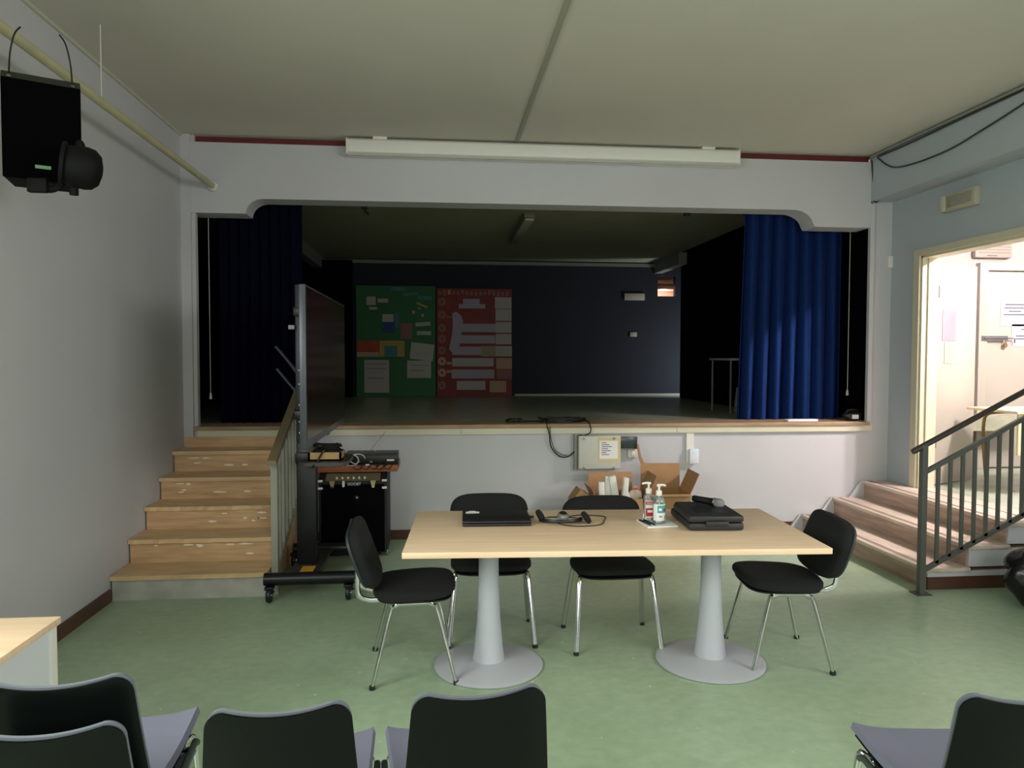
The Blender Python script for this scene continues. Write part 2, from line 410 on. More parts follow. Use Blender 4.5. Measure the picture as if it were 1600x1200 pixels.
ct = curtain('stage_curtain', 2.985, 4.02, 6.99, SF+.005, 3.08, 7.5, .06, CURT, 'bright blue pleated stage curtain drawn to the right side of the stage', .06, 3)
cl = curtain('stage_curtain', -2.02, -1.25, 6.99, SF+.005, 3.08, 8.5, .03, CURTSH, 'blue stage curtain, shade painted in, gathered at the left above the stairs', 0, 5)
for x, y, z0, z1, lab in ((-2.05, 6.86, 1.26, 3.0, 'thin white curtain cord with tassel at the left stage jamb'), (4.04, 6.9, 1.27, 3.08, 'thin pale cord beside the right blue curtain')):
    t = thing('curtain_cord', lab, 'cord', (x, y, z0))
    MB().tube([(0, 0, .04), (0, 0, z1-z0)], .003, 6).done('cord', CWHITE, t)
    MB().lathe([(.003, .06), (.008, .05), (.011, .03), (.012, 0)], 10).done('tassel', CWHITE, t)
# fluorescent fixture on the stage ceiling
t = thing('ceiling_light', 'unlit fluorescent fitting on the dark stage ceiling', 'ceiling light', (.95, 8.5, 3.07))
B(-.055, .055, -.85, .85, .03, .08).done('housing', mat('fitting_grey', '77776a', .6), t, False)
B(-.05, .05, -.83, .83, 0, .03, bev=.01).done('diffuser', mat('diffuser_grey', '8b8a78', .5), t)
for x, lab in ((-.70, 'small black clamp hanging from the stage ceiling near its left side'), (2.47, 'small black clamp hanging from the stage ceiling near its right side')):
    t = thing('clamp', lab, 'clamp', (x, 7.15, 3.0))
    B(-.03, .03, -.02, .02, .05, .15, bev=.006).done('jaw', BLK, t); MB().tube([(0, 0, .06), (.01, 0, .03), (.04, 0, 0)], .012, 8).done('hook', BLK, t)

# display boards: map of the boards' own surface (X metres, z metres)
def BX(px): return -1.251+(px-557)*.0099
def BZ(py): return 2.72-(py-448)*.00988
def board(name, x0, x1, y0, y1, m_, label):
    t = thing(name, label, 'poster', ((BX(x0)+BX(x1))/2, 11.44, SF))
    B(BX(x0), BX(x1), 11.42, 11.45, BZ(y1), BZ(y0)).done('backing', m_, t, False, True)
    return t
def patch(t, name, poly, m_, y=11.417, th=.003, label=None):
    o = MB().prism([(BX(a), BZ(b)) for a, b in poly], y-th, y, 'y').done(name, m_, t, False, True)
    if label: o['label'] = label
    return o
def rect(a, b, c, d, rot=0):
    cx, cy = (a+c)/2, (b+d)/2
    return [(cx+(x-cx)*math.cos(rot)-(y-cy)*math.sin(rot), cy+(x-cx)*math.sin(rot)+(y-cy)*math.cos(rot)) for x, y in ((a, b), (c, b), (c, d), (a, d))]
PG = mat('green_board', '12572a', .7, var=.25, scale=2)
PR = mat('red_board', '702019', .7, var=.3, scale=3)
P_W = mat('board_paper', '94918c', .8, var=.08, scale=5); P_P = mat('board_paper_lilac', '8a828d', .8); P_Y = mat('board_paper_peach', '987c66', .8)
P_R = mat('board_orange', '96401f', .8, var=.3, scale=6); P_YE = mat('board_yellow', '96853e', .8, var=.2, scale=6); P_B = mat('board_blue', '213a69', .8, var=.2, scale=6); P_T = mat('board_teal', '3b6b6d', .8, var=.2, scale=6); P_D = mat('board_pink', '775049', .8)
t = board('poster', 557, 679, 447, 619, PG, 'green poster board with papers at the back of the stage')
for r_, m_ in ((rect(611, 449, 632, 455), P_T), (rect(629, 457, 651, 462, -.1), P_T), (rect(651, 462, 673, 468, .08), P_T), (rect(573, 464, 587, 477), P_W), (rect(590, 467, 606, 473), P_W), (rect(577, 480, 589, 484), P_W),
               (rect(649, 475, 667, 478, .4), P_YE), (rect(643, 485, 647, 490), P_Y), (rect(652, 480, 656, 483), P_YE), (rect(657, 490, 661, 495), P_Y), (rect(597, 491, 614, 503), P_W), (rect(597, 503, 616, 520), P_B), (rect(616, 488, 623, 511), P_T),
               (rect(625, 505, 643, 529), P_D), (rect(648, 503, 671, 509, -.08), P_W), (rect(650, 517, 672, 523), P_W), (rect(558, 532, 593, 556), P_R), (rect(593, 532, 631, 557), P_YE), (rect(600, 540, 620, 557), P_T), (rect(558, 550, 592, 557), P_Y),
               (rect(569, 562, 607, 613), P_W), (rect(640, 536, 676, 562, .12), P_W), (rect(635, 563, 672, 590), P_W)):
    patch(t, 'paper', r_, m_, 11.417+random.uniform(-.0008, .0008) if m_ is not P_T else 11.413)
for r_ in (rect(573, 568, 603, 569), rect(573, 575, 603, 576), rect(575, 590, 600, 591), rect(640, 570, 668, 571), rect(640, 578, 660, 579)): patch(t, 'writing', r_, INK, 11.412, .002)
t = board('poster', 681, 799, 450, 619, PR, 'red poster board with rows of paper strips at the back of the stage')
for k in range(16):    # row of cut-out letters along the top
    x = 684+k*7.0; patch(t, 'paper_letter', rect(x, 452+random.uniform(0, 3), x+4.5, 459+random.uniform(0, 3), random.uniform(-.3, .3)), P_D if k != 2 else P_YE, 11.416)
for k, y in enumerate((471, 491, 512, 529, 547, 564, 582, 602)):
    c = [(689+6.3*math.cos(a), y+6.8*math.sin(a)) for a in [2*PI*i/14 for i in range(14)]]
    patch(t, 'paper_flower', c, P_Y if k in (5, 6) else P_D, 11.416)
    patch(t, 'flower_heart', [(689+2*math.cos(a), y+2*math.sin(a)) for a in [2*PI*i/8 for i in range(8)]], PR, 11.412, .002)
for r_, m_ in ((rect(722, 466, 748, 474), P_P), (rect(715, 474, 757, 481), P_P), (rect(717, 505, 773, 518), P_P), (rect(717, 523, 772, 536), P_P), (rect(705, 541, 750, 554), P_P), (rect(705, 559, 770, 572), P_W), (rect(704, 577, 771, 591), P_P), (rect(712, 595, 757, 609), P_W),
               (rect(772, 463, 798, 481), P_W), (rect(773, 482, 798, 500), P_W), (rect(773, 502, 798, 519), P_W), (rect(773, 521, 798, 537), P_W), (rect(750, 540, 773, 556), mat('board_olive', '7d7860', .8)), (rect(773, 540, 799, 556), P_W), (rect(774, 559, 799, 576), P_Y), (rect(775, 577, 799, 592), P_D), (rect(764, 595, 790, 613), P_Y),
               (rect(696, 493, 706, 496), P_D), (rect(696, 565, 704, 569), P_Y), (rect(696, 578, 705, 582), P_Y)):
    patch(t, 'paper_strip', r_, m_, 11.417+random.uniform(-.0008, .0008))
patch(t, 'paper_strip', [(705, 489), (711, 486), (718, 492), (722, 500), (721, 512), (716, 541), (712, 554), (704, 550), (700, 545), (705, 520), (706, 503)], P_P, 11.413)
# sign and switch on the stage back wall
t = tag(place(B(2.95, 3.28, 11.47, 11.5, 2.55, 2.66, bev=.006).done('emergency_light', mat('dull_cream', '9a9686', .6)), (3.11, 11.5, 2.55)), 'pale emergency light on the navy stage back wall', 'emergency light')
t = tag(place(B(3.05, 3.16, 11.48, 11.5, 1.97, 2.04, bev=.004).done('light_switch', MATS['dull_cream']), (3.1, 11.5, 1.97)), 'small pale light switch on the navy stage back wall', 'switch')
# desk in the right wing
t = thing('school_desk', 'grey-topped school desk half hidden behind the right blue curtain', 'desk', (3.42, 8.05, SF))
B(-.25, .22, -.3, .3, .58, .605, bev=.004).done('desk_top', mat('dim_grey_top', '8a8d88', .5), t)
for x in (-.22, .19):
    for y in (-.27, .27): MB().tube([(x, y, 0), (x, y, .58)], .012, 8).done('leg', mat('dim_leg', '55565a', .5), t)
t = thing('plastic_bin', 'pale plastic bin under the school desk on the stage', 'bin', (3.37, 7.85, SF))
B(-.075, .075, -.07, .07, 0, .05, bev=.01).done('base', P_W, t)
MB().prism([(-.07, .055), (.07, .055), (.085, .26), (-.045, .28)], -.07, .07).done('tub', P_W, t, False)
# batten behind the TV stand
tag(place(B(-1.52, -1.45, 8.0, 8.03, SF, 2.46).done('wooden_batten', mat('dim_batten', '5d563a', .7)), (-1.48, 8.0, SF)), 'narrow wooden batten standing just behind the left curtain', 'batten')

# things on the stage edge
t = thing('cable_pile', 'pile of black cables on the stage edge with a loop hanging down', 'cable', (1.0, 6.8, SF))
rnd = random.Random(4)
def loop(cx, cy, rx, ry, z, n=24, w=.01): return [(cx+rx*math.cos(2*PI*i/n), cy+ry*math.sin(2*PI*i/n), z+rnd.uniform(0, w)) for i in range(n)]
for i in range(4): MB().tube(loop(-.30+rnd.uniform(-.02, .02), -.02, .06, .04, .012+.006*i), .006, 6, True).done('cable_coil', PLINE, t)
for i in range(9): MB().tube(loop(.16+rnd.uniform(-.04, .04), -.03, .16+rnd.uniform(-.02, .04), .05, .012+.007*(i % 5)), .009, 6, True).done('cable_coil', PLINE, t)
MB().tube(smooth_path([(-.3, -.03, .014), (-.1, -.06, .02), (.05, -.02, .02), (.2, -.04, .02)]), .008, 6).done('cable_run', PLINE, t)
MB().tube(smooth_path([(0, -.1, .03), (-.02, -.2, .01), (-.0, -.235, -.08), (.02, -.22, -.2), (.10, -.2, -.29), (.19, -.2, -.29), (.27, -.22, -.2), (.29, -.23, -.12), (.38, -.235, -.07), (.37, -.2, .02), (.33, -.1, .03)]), .006, 6).done('hanging_loop', PLINE, t)
MB().tube(smooth_path([(.01, -.2, .012), (.01, -.245, -.1), (.05, -.22, -.22), (.12, -.21, -.275), (.17, -.21, -.28)]), .004, 6).done('hanging_loop', PLINE, t)
B(.27, .31, -.25, -.215, -.13, -.09, bev=.008).done('cable_clip', PLINE, t)
MB().box(-.34, -.28, -.06, -.04, .02, .03).done('plug', WHITE, t)
tag(place(B(3.31, 3.61, 6.66, 6.73, 1.035, 1.055, bev=.003).done('white_strip', PAPER), (3.45, 6.7, 1.035)), 'flat white strip lying on the stage edge below the blue curtain', 'strip')
t = thing('cloth_bag', 'black bundle with a white label at the right end of the stage edge', 'bag', (4.0, 6.74, 1.035))
def blob(rx, ry, rz, seed, amp=.12):
    b = bmesh.new(); bmesh.ops.create_icosphere(b, subdivisions=4, radius=1); r_ = random.Random(seed)
    ks = [(Vector((r_.uniform(-1, 1), r_.uniform(-1, 1), r_.uniform(-1, 1))).normalized(), r_.uniform(2, 7), r_.uniform(0, 6)) for _ in range(9)]
    for v in b.verts:
        d = 1+amp*sum(math.sin(v.co.dot(k)*f_+p) for k, f_, p in ks)/4
        v.co = Vector((v.co.x*rx*d, v.co.y*ry*d, max(-.92*rz, v.co.z*rz*d)))
    return b
m = MB(); m.merge(blob(.085, .06, .05, 3, .2), T(0, 0, .047)); m.done('bundle', BLK, t)
B(-.035, .03, -.062, -.055, .02, .06).done('label', PAPER, t, False)
MB().tube(smooth_path([(-.07, 0, .06), (-.05, -.01, .1), (.03, -.01, .1), (.07, 0, .06)]), .01, 8).done('handle', BLK, t)

# ------------------------------------------------------------------ corridor beyond the doorway
CW = mat('corridor_wall', '9d9693', .7, var=.03, scale=2)
LAND = mat('corridor_floor', 'a8b0a0', .3, var=.2, scale=4, col2='8d998b')
struct('floor_corridor', B(XR+.15, 7.6, 3.4, 7.35, .35, .47), LAND)
struct('ceiling_corridor', B(XR+.15, 7.6, 3.4, 7.35, 3.22, 3.3), CEIL)
struct('wall_corridor_far', B(XR+.15, 7.6, 7.24, 7.35, .47, 3.3), CW)
struct('wall_corridor_side', B(7.5, 7.6, 3.4, 7.35, .47, 3.3), CW)
struct('wall_corridor_near', B(XR+.15, 7.6, 3.3, 3.4, .47, 3.3), CW)
for x, y, lab in ((5.45, 4.75, 'lit ceiling lamp of the corridor nearer the stairs'), (6.5, 6.2, 'lit ceiling lamp of the corridor by the far wall')):
    t = thing('ceiling_light', lab, 'ceiling light', (x, y, 3.17))
    B(-.12, .12, -.5, .5, .012, .05).done('housing', WHITE, t, False)
# door frame (architraves and jamb lining)
m = MB()
m.box(XR-.02, XR+.0, DY1-.01, DY1+.075, DZ0, DZ1+.05, bev=.004); m.box(XR-.02, XR, DY0-.075, DY0+.01, DZ0, DZ1+.05, bev=.004); m.box(XR-.02, XR, DY0-.0, DY1+.0, DZ1-.01, DZ1+.05, bev=.004)
m.box(XR, XR+.15, DY1-.03, DY1, DZ0, DZ1); m.box(XR, XR+.15, DY0, DY0+.03, DZ0, DZ1); m.box(XR, XR+.15, DY0, DY1, DZ1-.03, DZ1)
m.box(XR+.05, XR+.08, DY1-.045, DY1-.03, DZ0, DZ1-.03)
m.box(XR+.15, XR+.17, DY1-.01, DY1+.06, DZ0, DZ1+.06)
frm = struct('trim_14', m, CREAM)
# open leaf
leaf = B(0, .66, -.02, .02, .012, 2.04, bev=.003).done('door_1', CREAMD, None); leaf['kind'] = 'structure'
leaf.location = (XR+.19, DY1+.075, DZ0); leaf.rotation_euler = (0, 0, math.radians(24))
for z in (.35, 1.72): B(-.03, .03, -.034, -.02, z, z+.11, bev=.002).done('hinge', CHROMEG, leaf)
B(.1, .32, -.024, -.0205, 1.33, 1.62).done('notice', mat('pinkish_paper', '8c808a', .8, var=.15, scale=6), leaf, False)
B(.14, .3, -.024, -.0205, 1.12, 1.32).done('notice', mat('leaf_paper', '9b968c', .8), leaf, False)
# far closed door with frame
d2 = B(5.745, 6.62, 7.20, 7.235, .485, 2.55, bev=.003).done('door_2', CREAMD); d2['kind'] = 'structure'
m = MB(); m.box(5.64, 5.735, 7.17, 7.24, .47, 2.64, bev=.004); m.box(6.63, 6.72, 7.17, 7.24, .47, 2.64, bev=.004); m.box(5.735, 6.63, 7.17, 7.24, 2.56, 2.64, bev=.004)
struct('trim_15', m, CREAMD)
STEEL = mat('dull_steel', '77777a', .4, metal=.7)
t = thing('slide_bolt', 'steel slide bolt across the far corridor door', 'bolt', (5.8, 7.17, 1.85))
B(-.13, .16, -.012, .0, -.025, .025).done('plate', STEEL, t, False); MB().tube([(-.11, -.02, 0), (.2, -.02, 0), (.23, -.02, -.005), (.23, -.02, -.05)], .007, 8).done('bolt', STEEL, t)
t = thing('padlock', 'small brass padlock hanging below the slide bolt', 'padlock', (5.93, 7.16, 1.79))
MB().tube([(-.015, 0, 0), (-.015, 0, .03), (0, 0, .042), (.015, 0, .03), (.015, 0, 0)], .004, 6).done('shackle', STEEL, t); MB().lathe([(.022, -.01), (.024, 0), (.022, .01)], 16, T(0, 0, -.015, 0, PI/2)).done('body', mat('brass', '9a7a4a', .35, metal=.8), t)
def notice(x0, x1, z0, z1, lab, lines):
    t = thing('paper_notice', lab, 'notice', ((x0+x1)/2, 7.197, z0))
    B(-(x1-x0)/2, (x1-x0)/2, -.002, .0, 0, z1-z0).done('sheet', mat('notice_paper', 'aeadb8', .8), t, False)
    for zz, wd in lines: B(-wd, wd, -.004, -.002, zz, zz+.012).done('text_line', INK, t, False)
notice(5.90, 6.22, 1.98, 2.27, 'printed notice taped high on the far corridor door', [(.22, .11), (.185, .12), (.15, .07), (.115, .13)])
notice(6.03, 6.33, 1.77, 2.0, 'second printed notice taped beside the slide bolt', [(.17, .04), (.1, .1), (.07, .1)])
t = thing('emergency_light', 'white emergency light above the far corridor door', 'emergency light', (5.79, 7.24, 2.69))
B(-.21, .21, -.07, 0, 0, .17, bev=.02).done('casing', mat('lamp_casing', '8f857c', .5), t)
for k in range(4): B(-.18, .18, -.074, -.07, .05+k*.03, .062+k*.03).done('louvre', mat('lens_grey', '7a726a', .5), t, False)
B(-.08, .03, -.073, -.069, .02, .028).done('marking', INK, t, False)
# school desk in the corridor
t = thing('school_desk', 'cream school desk with brown tubular frame in the bright corridor', 'desk', (5.3, 6.0, .47))
B(-.45, .45, -.3, .3, .70, .725, bev=.005).done('desk_top', mat('cream_laminate', 'd8cba4', .4), t)
B(-.42, .42, -.28, -.26, .35, .70).done('modesty_panel', mat('cream_panel', 'c8bf9c', .5), t, False)
BRT = mat('brown_tube', '7a5a2c', .35, metal=.4)
for y in (-.24, .24):
    MB().tube(smooth_path([(-.32, y-.05, 0), (-.36, y-.05, .4), (-.36, y-.05, .6), (-.32, y-.05, .665), (-.2, y-.05, .68), (.2, y-.05, .68), (.32, y-.05, .665), (.36, y-.05, .6), (.36, y-.05, .3), (.34, y-.05, 0)]), .014, 10).done('leg_frame', BRT, t)

# ------------------------------------------------------------------ stairs
def stairs_left():
    t = thing('staircase', 'brown stone stairs of six steps climbing to the left side of the stage', 'stairs', (-1.68, 5.85, 0))
    ys = [5.10, 5.40, 5.70, 6.0, 6.3, 6.585]; h = 1.03/6
    for k in range(5):
        rm = RISERW if k == 0 else TRAV
        B(-2.188, -1.18, ys[k]+.02, ys[k+1]+.03 if k < 4 else 6.62, 0, h*(k+1)-.03).done('riser', rm, t, False, True)
        m = MB(); wav = [(-2.196+1.026*i/24, (.004*math.sin(i*1.7+k*2)+.003*math.sin(i*3.1+k)) if k in (0, 1, 2) else 0) for i in range(25)]
        m.prism([(x, ys[k]-.005+d) for x, d in wav]+[(-1.17, ys[k+1]+.03), (-2.196, ys[k+1]+.03)], h*(k+1)-.03, h*(k+1), 'z')
        m.done('tread', TREAD, t, False, True)
    B(-2.19, -1.18, 6.59, 6.597, h*5, .945).done('riser', TRAV, t, False, True)
    CH = mat('chipped_patch', 'efe8da', .8); rnd = random.Random(9)
    for k in range(1, 5):        # chipped plaster flecks on the risers
        zt = h*(k+1)-.03
        for q in range(7):
            x = rnd.uniform(-2.05, -1.3); w_ = rnd.uniform(.012, .06); z = zt-rnd.choice((.02, .03, .07, .09))
            y = ys[k]+.0195; n = 7
            B_ = MB().prism([(x+w_*math.cos(2*PI*i/n)*rnd.uniform(.5, 1.1), z+.006*math.sin(2*PI*i/n)*rnd.uniform(.5, 1.6)) for i in range(n)], y-.0012, y+.001)
            B_.done('chip', CH, t, False, True)
    return t
stairs_left()
def rail_left():
    t = thing('stair_railing', 'pale grey metal railing with wooden cap beside the left stairs', 'railing', (-1.13, 5.85, 0))
    x = -1.135; sl = (1.40-.955)/(6.237-5.242)
    def zz(y): return .955+(y-5.2)*sl*1.02
    B(x-.022, x+.022, 5.18, 5.24, 0, .94).done('post', RAILP, t, False, True)
    m = MB(); m.prism([(5.12, zz(5.12)-.02), (6.60, zz(6.60)-.02), (6.60, zz(6.60)+.015), (5.12, zz(5.12)+.015)], x-.03, x+.03, 'x'); m.done('handrail', RAILT, t, False, True)
    m = MB(); m.prism([(5.14, zz(5.14)-.045), (6.6, zz(6.6)-.045), (6.6, zz(6.6)-.02), (5.14, zz(5.14)-.02)], x-.02, x+.02, 'x')
    m.done('top_rail', RAILP, t, False, True)
    m = MB(); m.prism([(5.24, zz(5.24)-.84), (6.6, zz(6.6)-.84), (6.6, zz(6.6)-.80), (5.24, zz(5.24)-.80)], x-.015, x+.015, 'x'); m.done('bottom_rail', RAILP, t, False, True)
    y = 5.36
    while y < 6.58:
        B(x-.012, x+.012, y-.012, y+.012, zz(y)-.8, zz(y)-.04).done('baluster', RAILP, t, False, True); y += .125
    B(x-.022, x+.022, 6.56, 6.60, .1, zz(6.58)-.02).done('post', RAILP, t, False, True)
rail_left()
def stairs_right():
    t = thing('staircase', 'rosy stone stairs of three steps rising to the bright doorway at right', 'stairs', (3.9, 5.7, 0))
    xs = [3.42, 3.73, 4.03]; h = .47/3; y0, y1 = 4.82, 6.615
    for k in range(3):
        x1 = xs[k+1]+.03 if k < 2 else XR-.005
        B(xs[k]+.02, XR-.005, y0+.02, y1, h*k if k else 0, h*(k+1)-.028).done('riser', TRAVR, t, False, True)
        B(xs[k], x1 if k < 2 else XR-.004, y0-.02, y1, h*(k+1)-.028, h*(k+1), bev=.004).done('tread', TREADR, t, True, True)
        for q in range(2): B(xs[k]+.045+q*.022, xs[k]+.055+q*.022, y0+.03, y1-.03, h*(k+1)-.001, h*(k+1)+.0012).done('grip_strip', GROOVE, t, False, True)
    # white flank facing the room
    for k in range(3):
        B(xs[k]+.03, XR-.005, y0+.005, y0+.02, max(.09, h*k), h*(k+1)-.028).done('flank', WALL, t, False, True)
    B(xs[0]+.03, XR-.005, y0, y0+.02, 0, .09).done('flank_skirting', BASEB, t, False, True)
    # sloped white end pieces against the stage wall
    for k in range(3):
        MB().prism([(xs[k]-.01, h*(k+1)), (xs[k]-.13, h*k), (xs[k]+.02, h*k), (xs[k]+.02, h*(k+1))], y1-.02, y1).done('end_piece', WALL, t, False, True)
stairs_right()
B(XR, XR+.15, DY0, DY1, .455, .472).done('threshold', TREADR)['kind'] = 'structure'
def rail_right():
    t = thing('stair_railing', 'dark grey metal railing with vertical bars beside the right stairs', 'railing', (3.8, 4.74, 0))
    Y = 4.745; sl = .505
    def zh(x): return 1.0+(x-3.27)*sl
    def seg(name, x0, x1, dz, hh, ww, m_):
        MB().prism([(x0, zh(x0)+dz-hh), (x1, zh(x1)+dz-hh), (x1, zh(x1)+dz+hh), (x0, zh(x0)+dz+hh)], Y-ww, Y+ww).done(name, m_, t, False, True)
    B(3.325, 3.365, Y-.02, Y+.02, 0, 1.04).done('post', RAILM, t, False, True)
    B(3.29, 3.40, Y-.05, Y+.05, 0, .006).done('foot_plate', RAILM, t, False, True)
    MB().tube([(3.262, Y, zh(3.262)), (3.29, Y, zh(3.29)), (4.245, Y, zh(4.245))], .02, 12).done('handrail', HRAIL, t, True, True)
    seg('top_rail', 3.36, 4.24, -.19, .017, .012, RAILM); seg('bottom_rail', 3.36, 4.24, -.88, .02, .008, RAILM)
    x = 3.455
    while x < 4.2:
        B(x-.012, x+.012, Y-.008, Y+.008, zh(x)-.88, zh(x)-.19).done('baluster', RAILM, t, False, True); x += .0905
    B(4.22, 4.25, Y-.015, Y+.015, 0.0, zh(4.23)).done('post', RAILM, t, False, True)
rail_right()

# ------------------------------------------------------------------ fixtures
t = thing('projector_screen', 'long white roll-up projection screen casing fixed high on the stage beam', 'screen', (.965, 6.5, 3.39))
MB().prism([(6.60, 3.53), (6.50, 3.53), (6.475, 3.51), (6.465, 3.46), (6.475, 3.41), (6.50, 3.39), (6.53, 3.385), (6.60, 3.39)], -.78, 2.72, 'x').done('casing', WHITE, t, True, True)
B(-.79, -.775, 6.47, 6.60, 3.39, 3.53, bev=.01).done('end_cap', WHITE, t, True, True); B(2.715, 2.73, 6.47, 6.60, 3.39, 3.53, bev=.01).done('end_cap', WHITE, t, True, True)
B(-.76, 2.70, 6.47, 6.49, 3.378, 3.388).done('weight_bar', mat('pale_bar', 'b9b8b2', .5), t, False, True)
for x in (-.5, 2.44): B(x-.06, x+.06, 6.5, 6.6, 3.53, 3.55).done('bracket', WHITE, t, False, True)
# pipe along the left wall
PIPEM = mat('cream_pipe', 'bdb896', .5, var=.12, scale=5)
t = thing('pipe', 'cream painted pipe running high along the left wall', 'pipe', (-1.93, 4, 3.11))
MB().tube([(-1.93, YB, 3.11), (-1.93, 2, 3.11), (-1.93, 6.58, 3.11)], .026, 14).done('tube', PIPEM, t, True, True)
MB().lathe([(.045, 0), (.045, .012), (.034, .03)], 16, AX((-1.93, 6.6, 3.11), (0, -1, 0))).done('flange', WHITE, t, True, True)
for y in (4.5,): MB().tube([(-1.93, y, 3.13), (-1.93, y, ZC)], .004, 6).done('hanger_wire', CWHITE, t, True, True)
# loudspeaker hanging from the pipe
sp = Vector((-1.755, 3.50, 2.43)); az = math.atan2(1.80, -3.50)
t = thing('loudspeaker', 'black loudspeaker hanging from the cream pipe high on the left wall', 'speaker', sp, math.atan2(-sp.x, -sp.y)*-1+PI*0)
t.rotation_euler = (0, 0, math.radians(27))
MB().prism([(-.145, .0), (.145, 0), (.11, .2), (-.11, .2)], 0, .43, 'z', T(0, 0, 0)).done('cabinet', mat('speaker_box', '050606', .8, spec=.2), t, False)
B(-.15, .15, -.012, 0, .0, .43, bev=.004).done('grille', mat('speaker_grille', '020303', .95, spec=.05), t)
MB().prism([(-.012, .43), (.19, .43), (.17, .475), (.05, .475)], -.15, .15, 'x').done('top_cap', mat('speaker_cap', '20261f', .5), t, False)
for x in (-.12, .12):
    MB().lathe([(.009, 0), (.009, .006)], 10, AX((x, -.005, .435), (0, -1, .6))).done('screw', CHROMEG, t)
    MB().tube(smooth_path([(x, .03, .45), (x*.95, .04, .55), (x*.8, .02, .63), (x*.6, .0, .66)]), .004, 6).done('suspension_wire', PLINE, t)
B(-.03, .03, -.016, -.012, .05, .065).done('badge', mat('green_badge', '6f9a72', .4), t, False)
# stage spotlight beside it
SPM = mat('matt_black', '060708', .7, spec=.2)
t = thing('spotlight', 'black stage spotlight with bracket below the hanging loudspeaker', 'spotlight', (-1.55, 3.40, 2.47))
dv = Vector((.6, .25, -.08)).normalized()
MB().lathe([(.06, -.06), (.082, -.055), (.09, -.02), (.092, .02), (.086, .05), (.062, .075), (.02, .085)], 24, AX((0, 0, 0), dv)).done('can', SPM, t)
MB().lathe([(.096, -.075), (.096, -.06), (.08, -.055)], 24, AX((0, 0, 0), dv)).done('lens_ring', SPM, t)
MB().tube(smooth_path([(.0, .06, .10), (-.03, .03, .02), (-.1, .0, -.09), (-.16, -.03, -.10), (-.18, -.03, -.09)]), .009, 8, flat=1.6).done('yoke', SPM, t)
MB().tube([(-.16, -.03, -.10), (-.19, .10, -.035), (-.2, .19, -.03)], .012, 8).done('mounting_arm', SPM, t)
MB().lathe([(.018, 0), (.02, .02), (.012, .035)], 12, AX((-.01, .02, .085), (0, 0, 1))).done('knob', SPM, t)
MB().lathe([(.018, 0), (.018, .03)], 12, AX((-.03, 0, -.09), (0, 0, -1))).done('knob', SPM, t)
B(-.20, -.12, -.05, -.02, -.12, -.06, bev=.005).done('clamp', SPM, t)
# emergency light on the right wall
t = thing('emergency_light', 'pale emergency light on the right wall above the doorway', 'emergency light', (XR, 5.68, 2.87))
B(-.055, 0, -.20, .20, 0, .145, bev=.01).done('casing', mat('cream_plastic', 'b5b09c', .5), t)
B(-.062, -.05, -.17, .12, .03, .12, bev=.004).done('lens', mat('ribbed_lens', '9b978a', .4, bump=.4, bscale=80), t)
B(-.063, -.05, .145, .195, .01, .135, bev=.003).done('end_panel', mat('cream_plastic2', 'c9c5ae', .5), t)
# small sensor on the strip of wall between stage and door
tag(place(B(4.255, 4.30, YW-.03, YW, 2.50, 2.61, bev=.004).done('wall_sensor', WHITE), (4.28, YW, 2.5)), 'small white sensor box on the wall right of the stage', 'sensor')
# cables top right
tag(place(MB().tube(smooth_path([(4.055, 6.5, 3.50), (4.05, 6.2, 3.335), (4.05, 5.6, 3.30), (4.05, 5.1, 3.36), (4.05, 4.6, 3.44), (4.05, 4, 3.5)], 8), .007, 6).done('sagging_cable', mat('dark_cable', '3a3b38', .6)), (4.05, 5.5, 3.3)), 'dark cable sagging along the beam on the right wall', 'cable')
tag(place(MB().tube(smooth_path([(4.05, 6.48, 3.505), (4.055, 6.0, 3.50), (4.055, 5.2, 3.51), (4.055, 4, 3.515)], 4), .008, 6).done('ceiling_cable', MATS['dark_cable']), (4.05, 5.5, 3.5)), 'dark cable clipped along the top of the right beam', 'cable')
tag(place(MB().tube(smooth_path([(4.06, 6.595, 3.5), (4.075, 6.59, 3.3), (4.09, 6.59, 3.12), (4.15, 6.60, 3.13)], 6), .006, 6).done('drop_cable', PLINE), (4.07, 6.59, 3.1)), 'short black cable dropping at the right corner of the stage beam', 'cable')
# electrical boxes under the stage edge
t = thing('electrical_cabinet', 'grey-white electrical cabinet under the stage edge with a taped paper', 'electrical box', (1.46, YW-.03, .615))
B(-.195, .195, -.07, 0.03, .01, .315, bev=.006).done('casing', mat('box_grey', 'bfbfb4', .5), t)
B(-.19, .19, -.074, -.07, .015, .31, bev=.001).done('door', mat('box_door', 'c6c6bc', .5), t)
B(-.02, .19, -.0755, -.074, .08, .30).done('tape', mat('masking_tape', 'cfc08e', .7), t, False)
B(-.005, .165, -.078, -.0755, .105, .27).done('paper', PAPER, t, False)
for k in range(7): B(.015, .06+.05*((k*37) % 5)/4, -.0795, -.078, .25-k*.018, .256-k*.018).done('text_line', INK, t, False)
for x in (-.15, .13):
    for z in (.02, .29): MB().lathe([(.012, 0), (.012, .012)], 12, AX((x, -.07, z), (0, -1, 0))).done('screw', CHROMEG, t)
B(-.225, -.2, -.03, .03, -.0, .33).done('side_duct', mat('duct_dark', '8d8d86', .6), t, False)
t = thing('fuse_box', 'dark grey fuse box with smoked cover right of the electrical cabinet', 'electrical box', (1.74, YW-.02, .80))
B(-.085, .085, -.05, 0.02, 0, .125, bev=.006).done('casing', mat('fuse_grey', 'b5b5ac', .5), t); B(-.095, .075, -.062, -.05, .008, .12, bev=.004).done('cover', mat('smoked_cover', '30383a', .25), t)
t = thing('wall_socket', 'small white wall socket below the fuse box', 'socket', (1.785, YW, .715))
B(-.045, .045, -.035, 0, 0, .08, bev=.006).done('casing', mat('socket_grey', 'c7c7c0', .5), t); B(-.015, .02, -.042, -.034, .02, .06, bev=.004).done('rocker', WHITE, t)
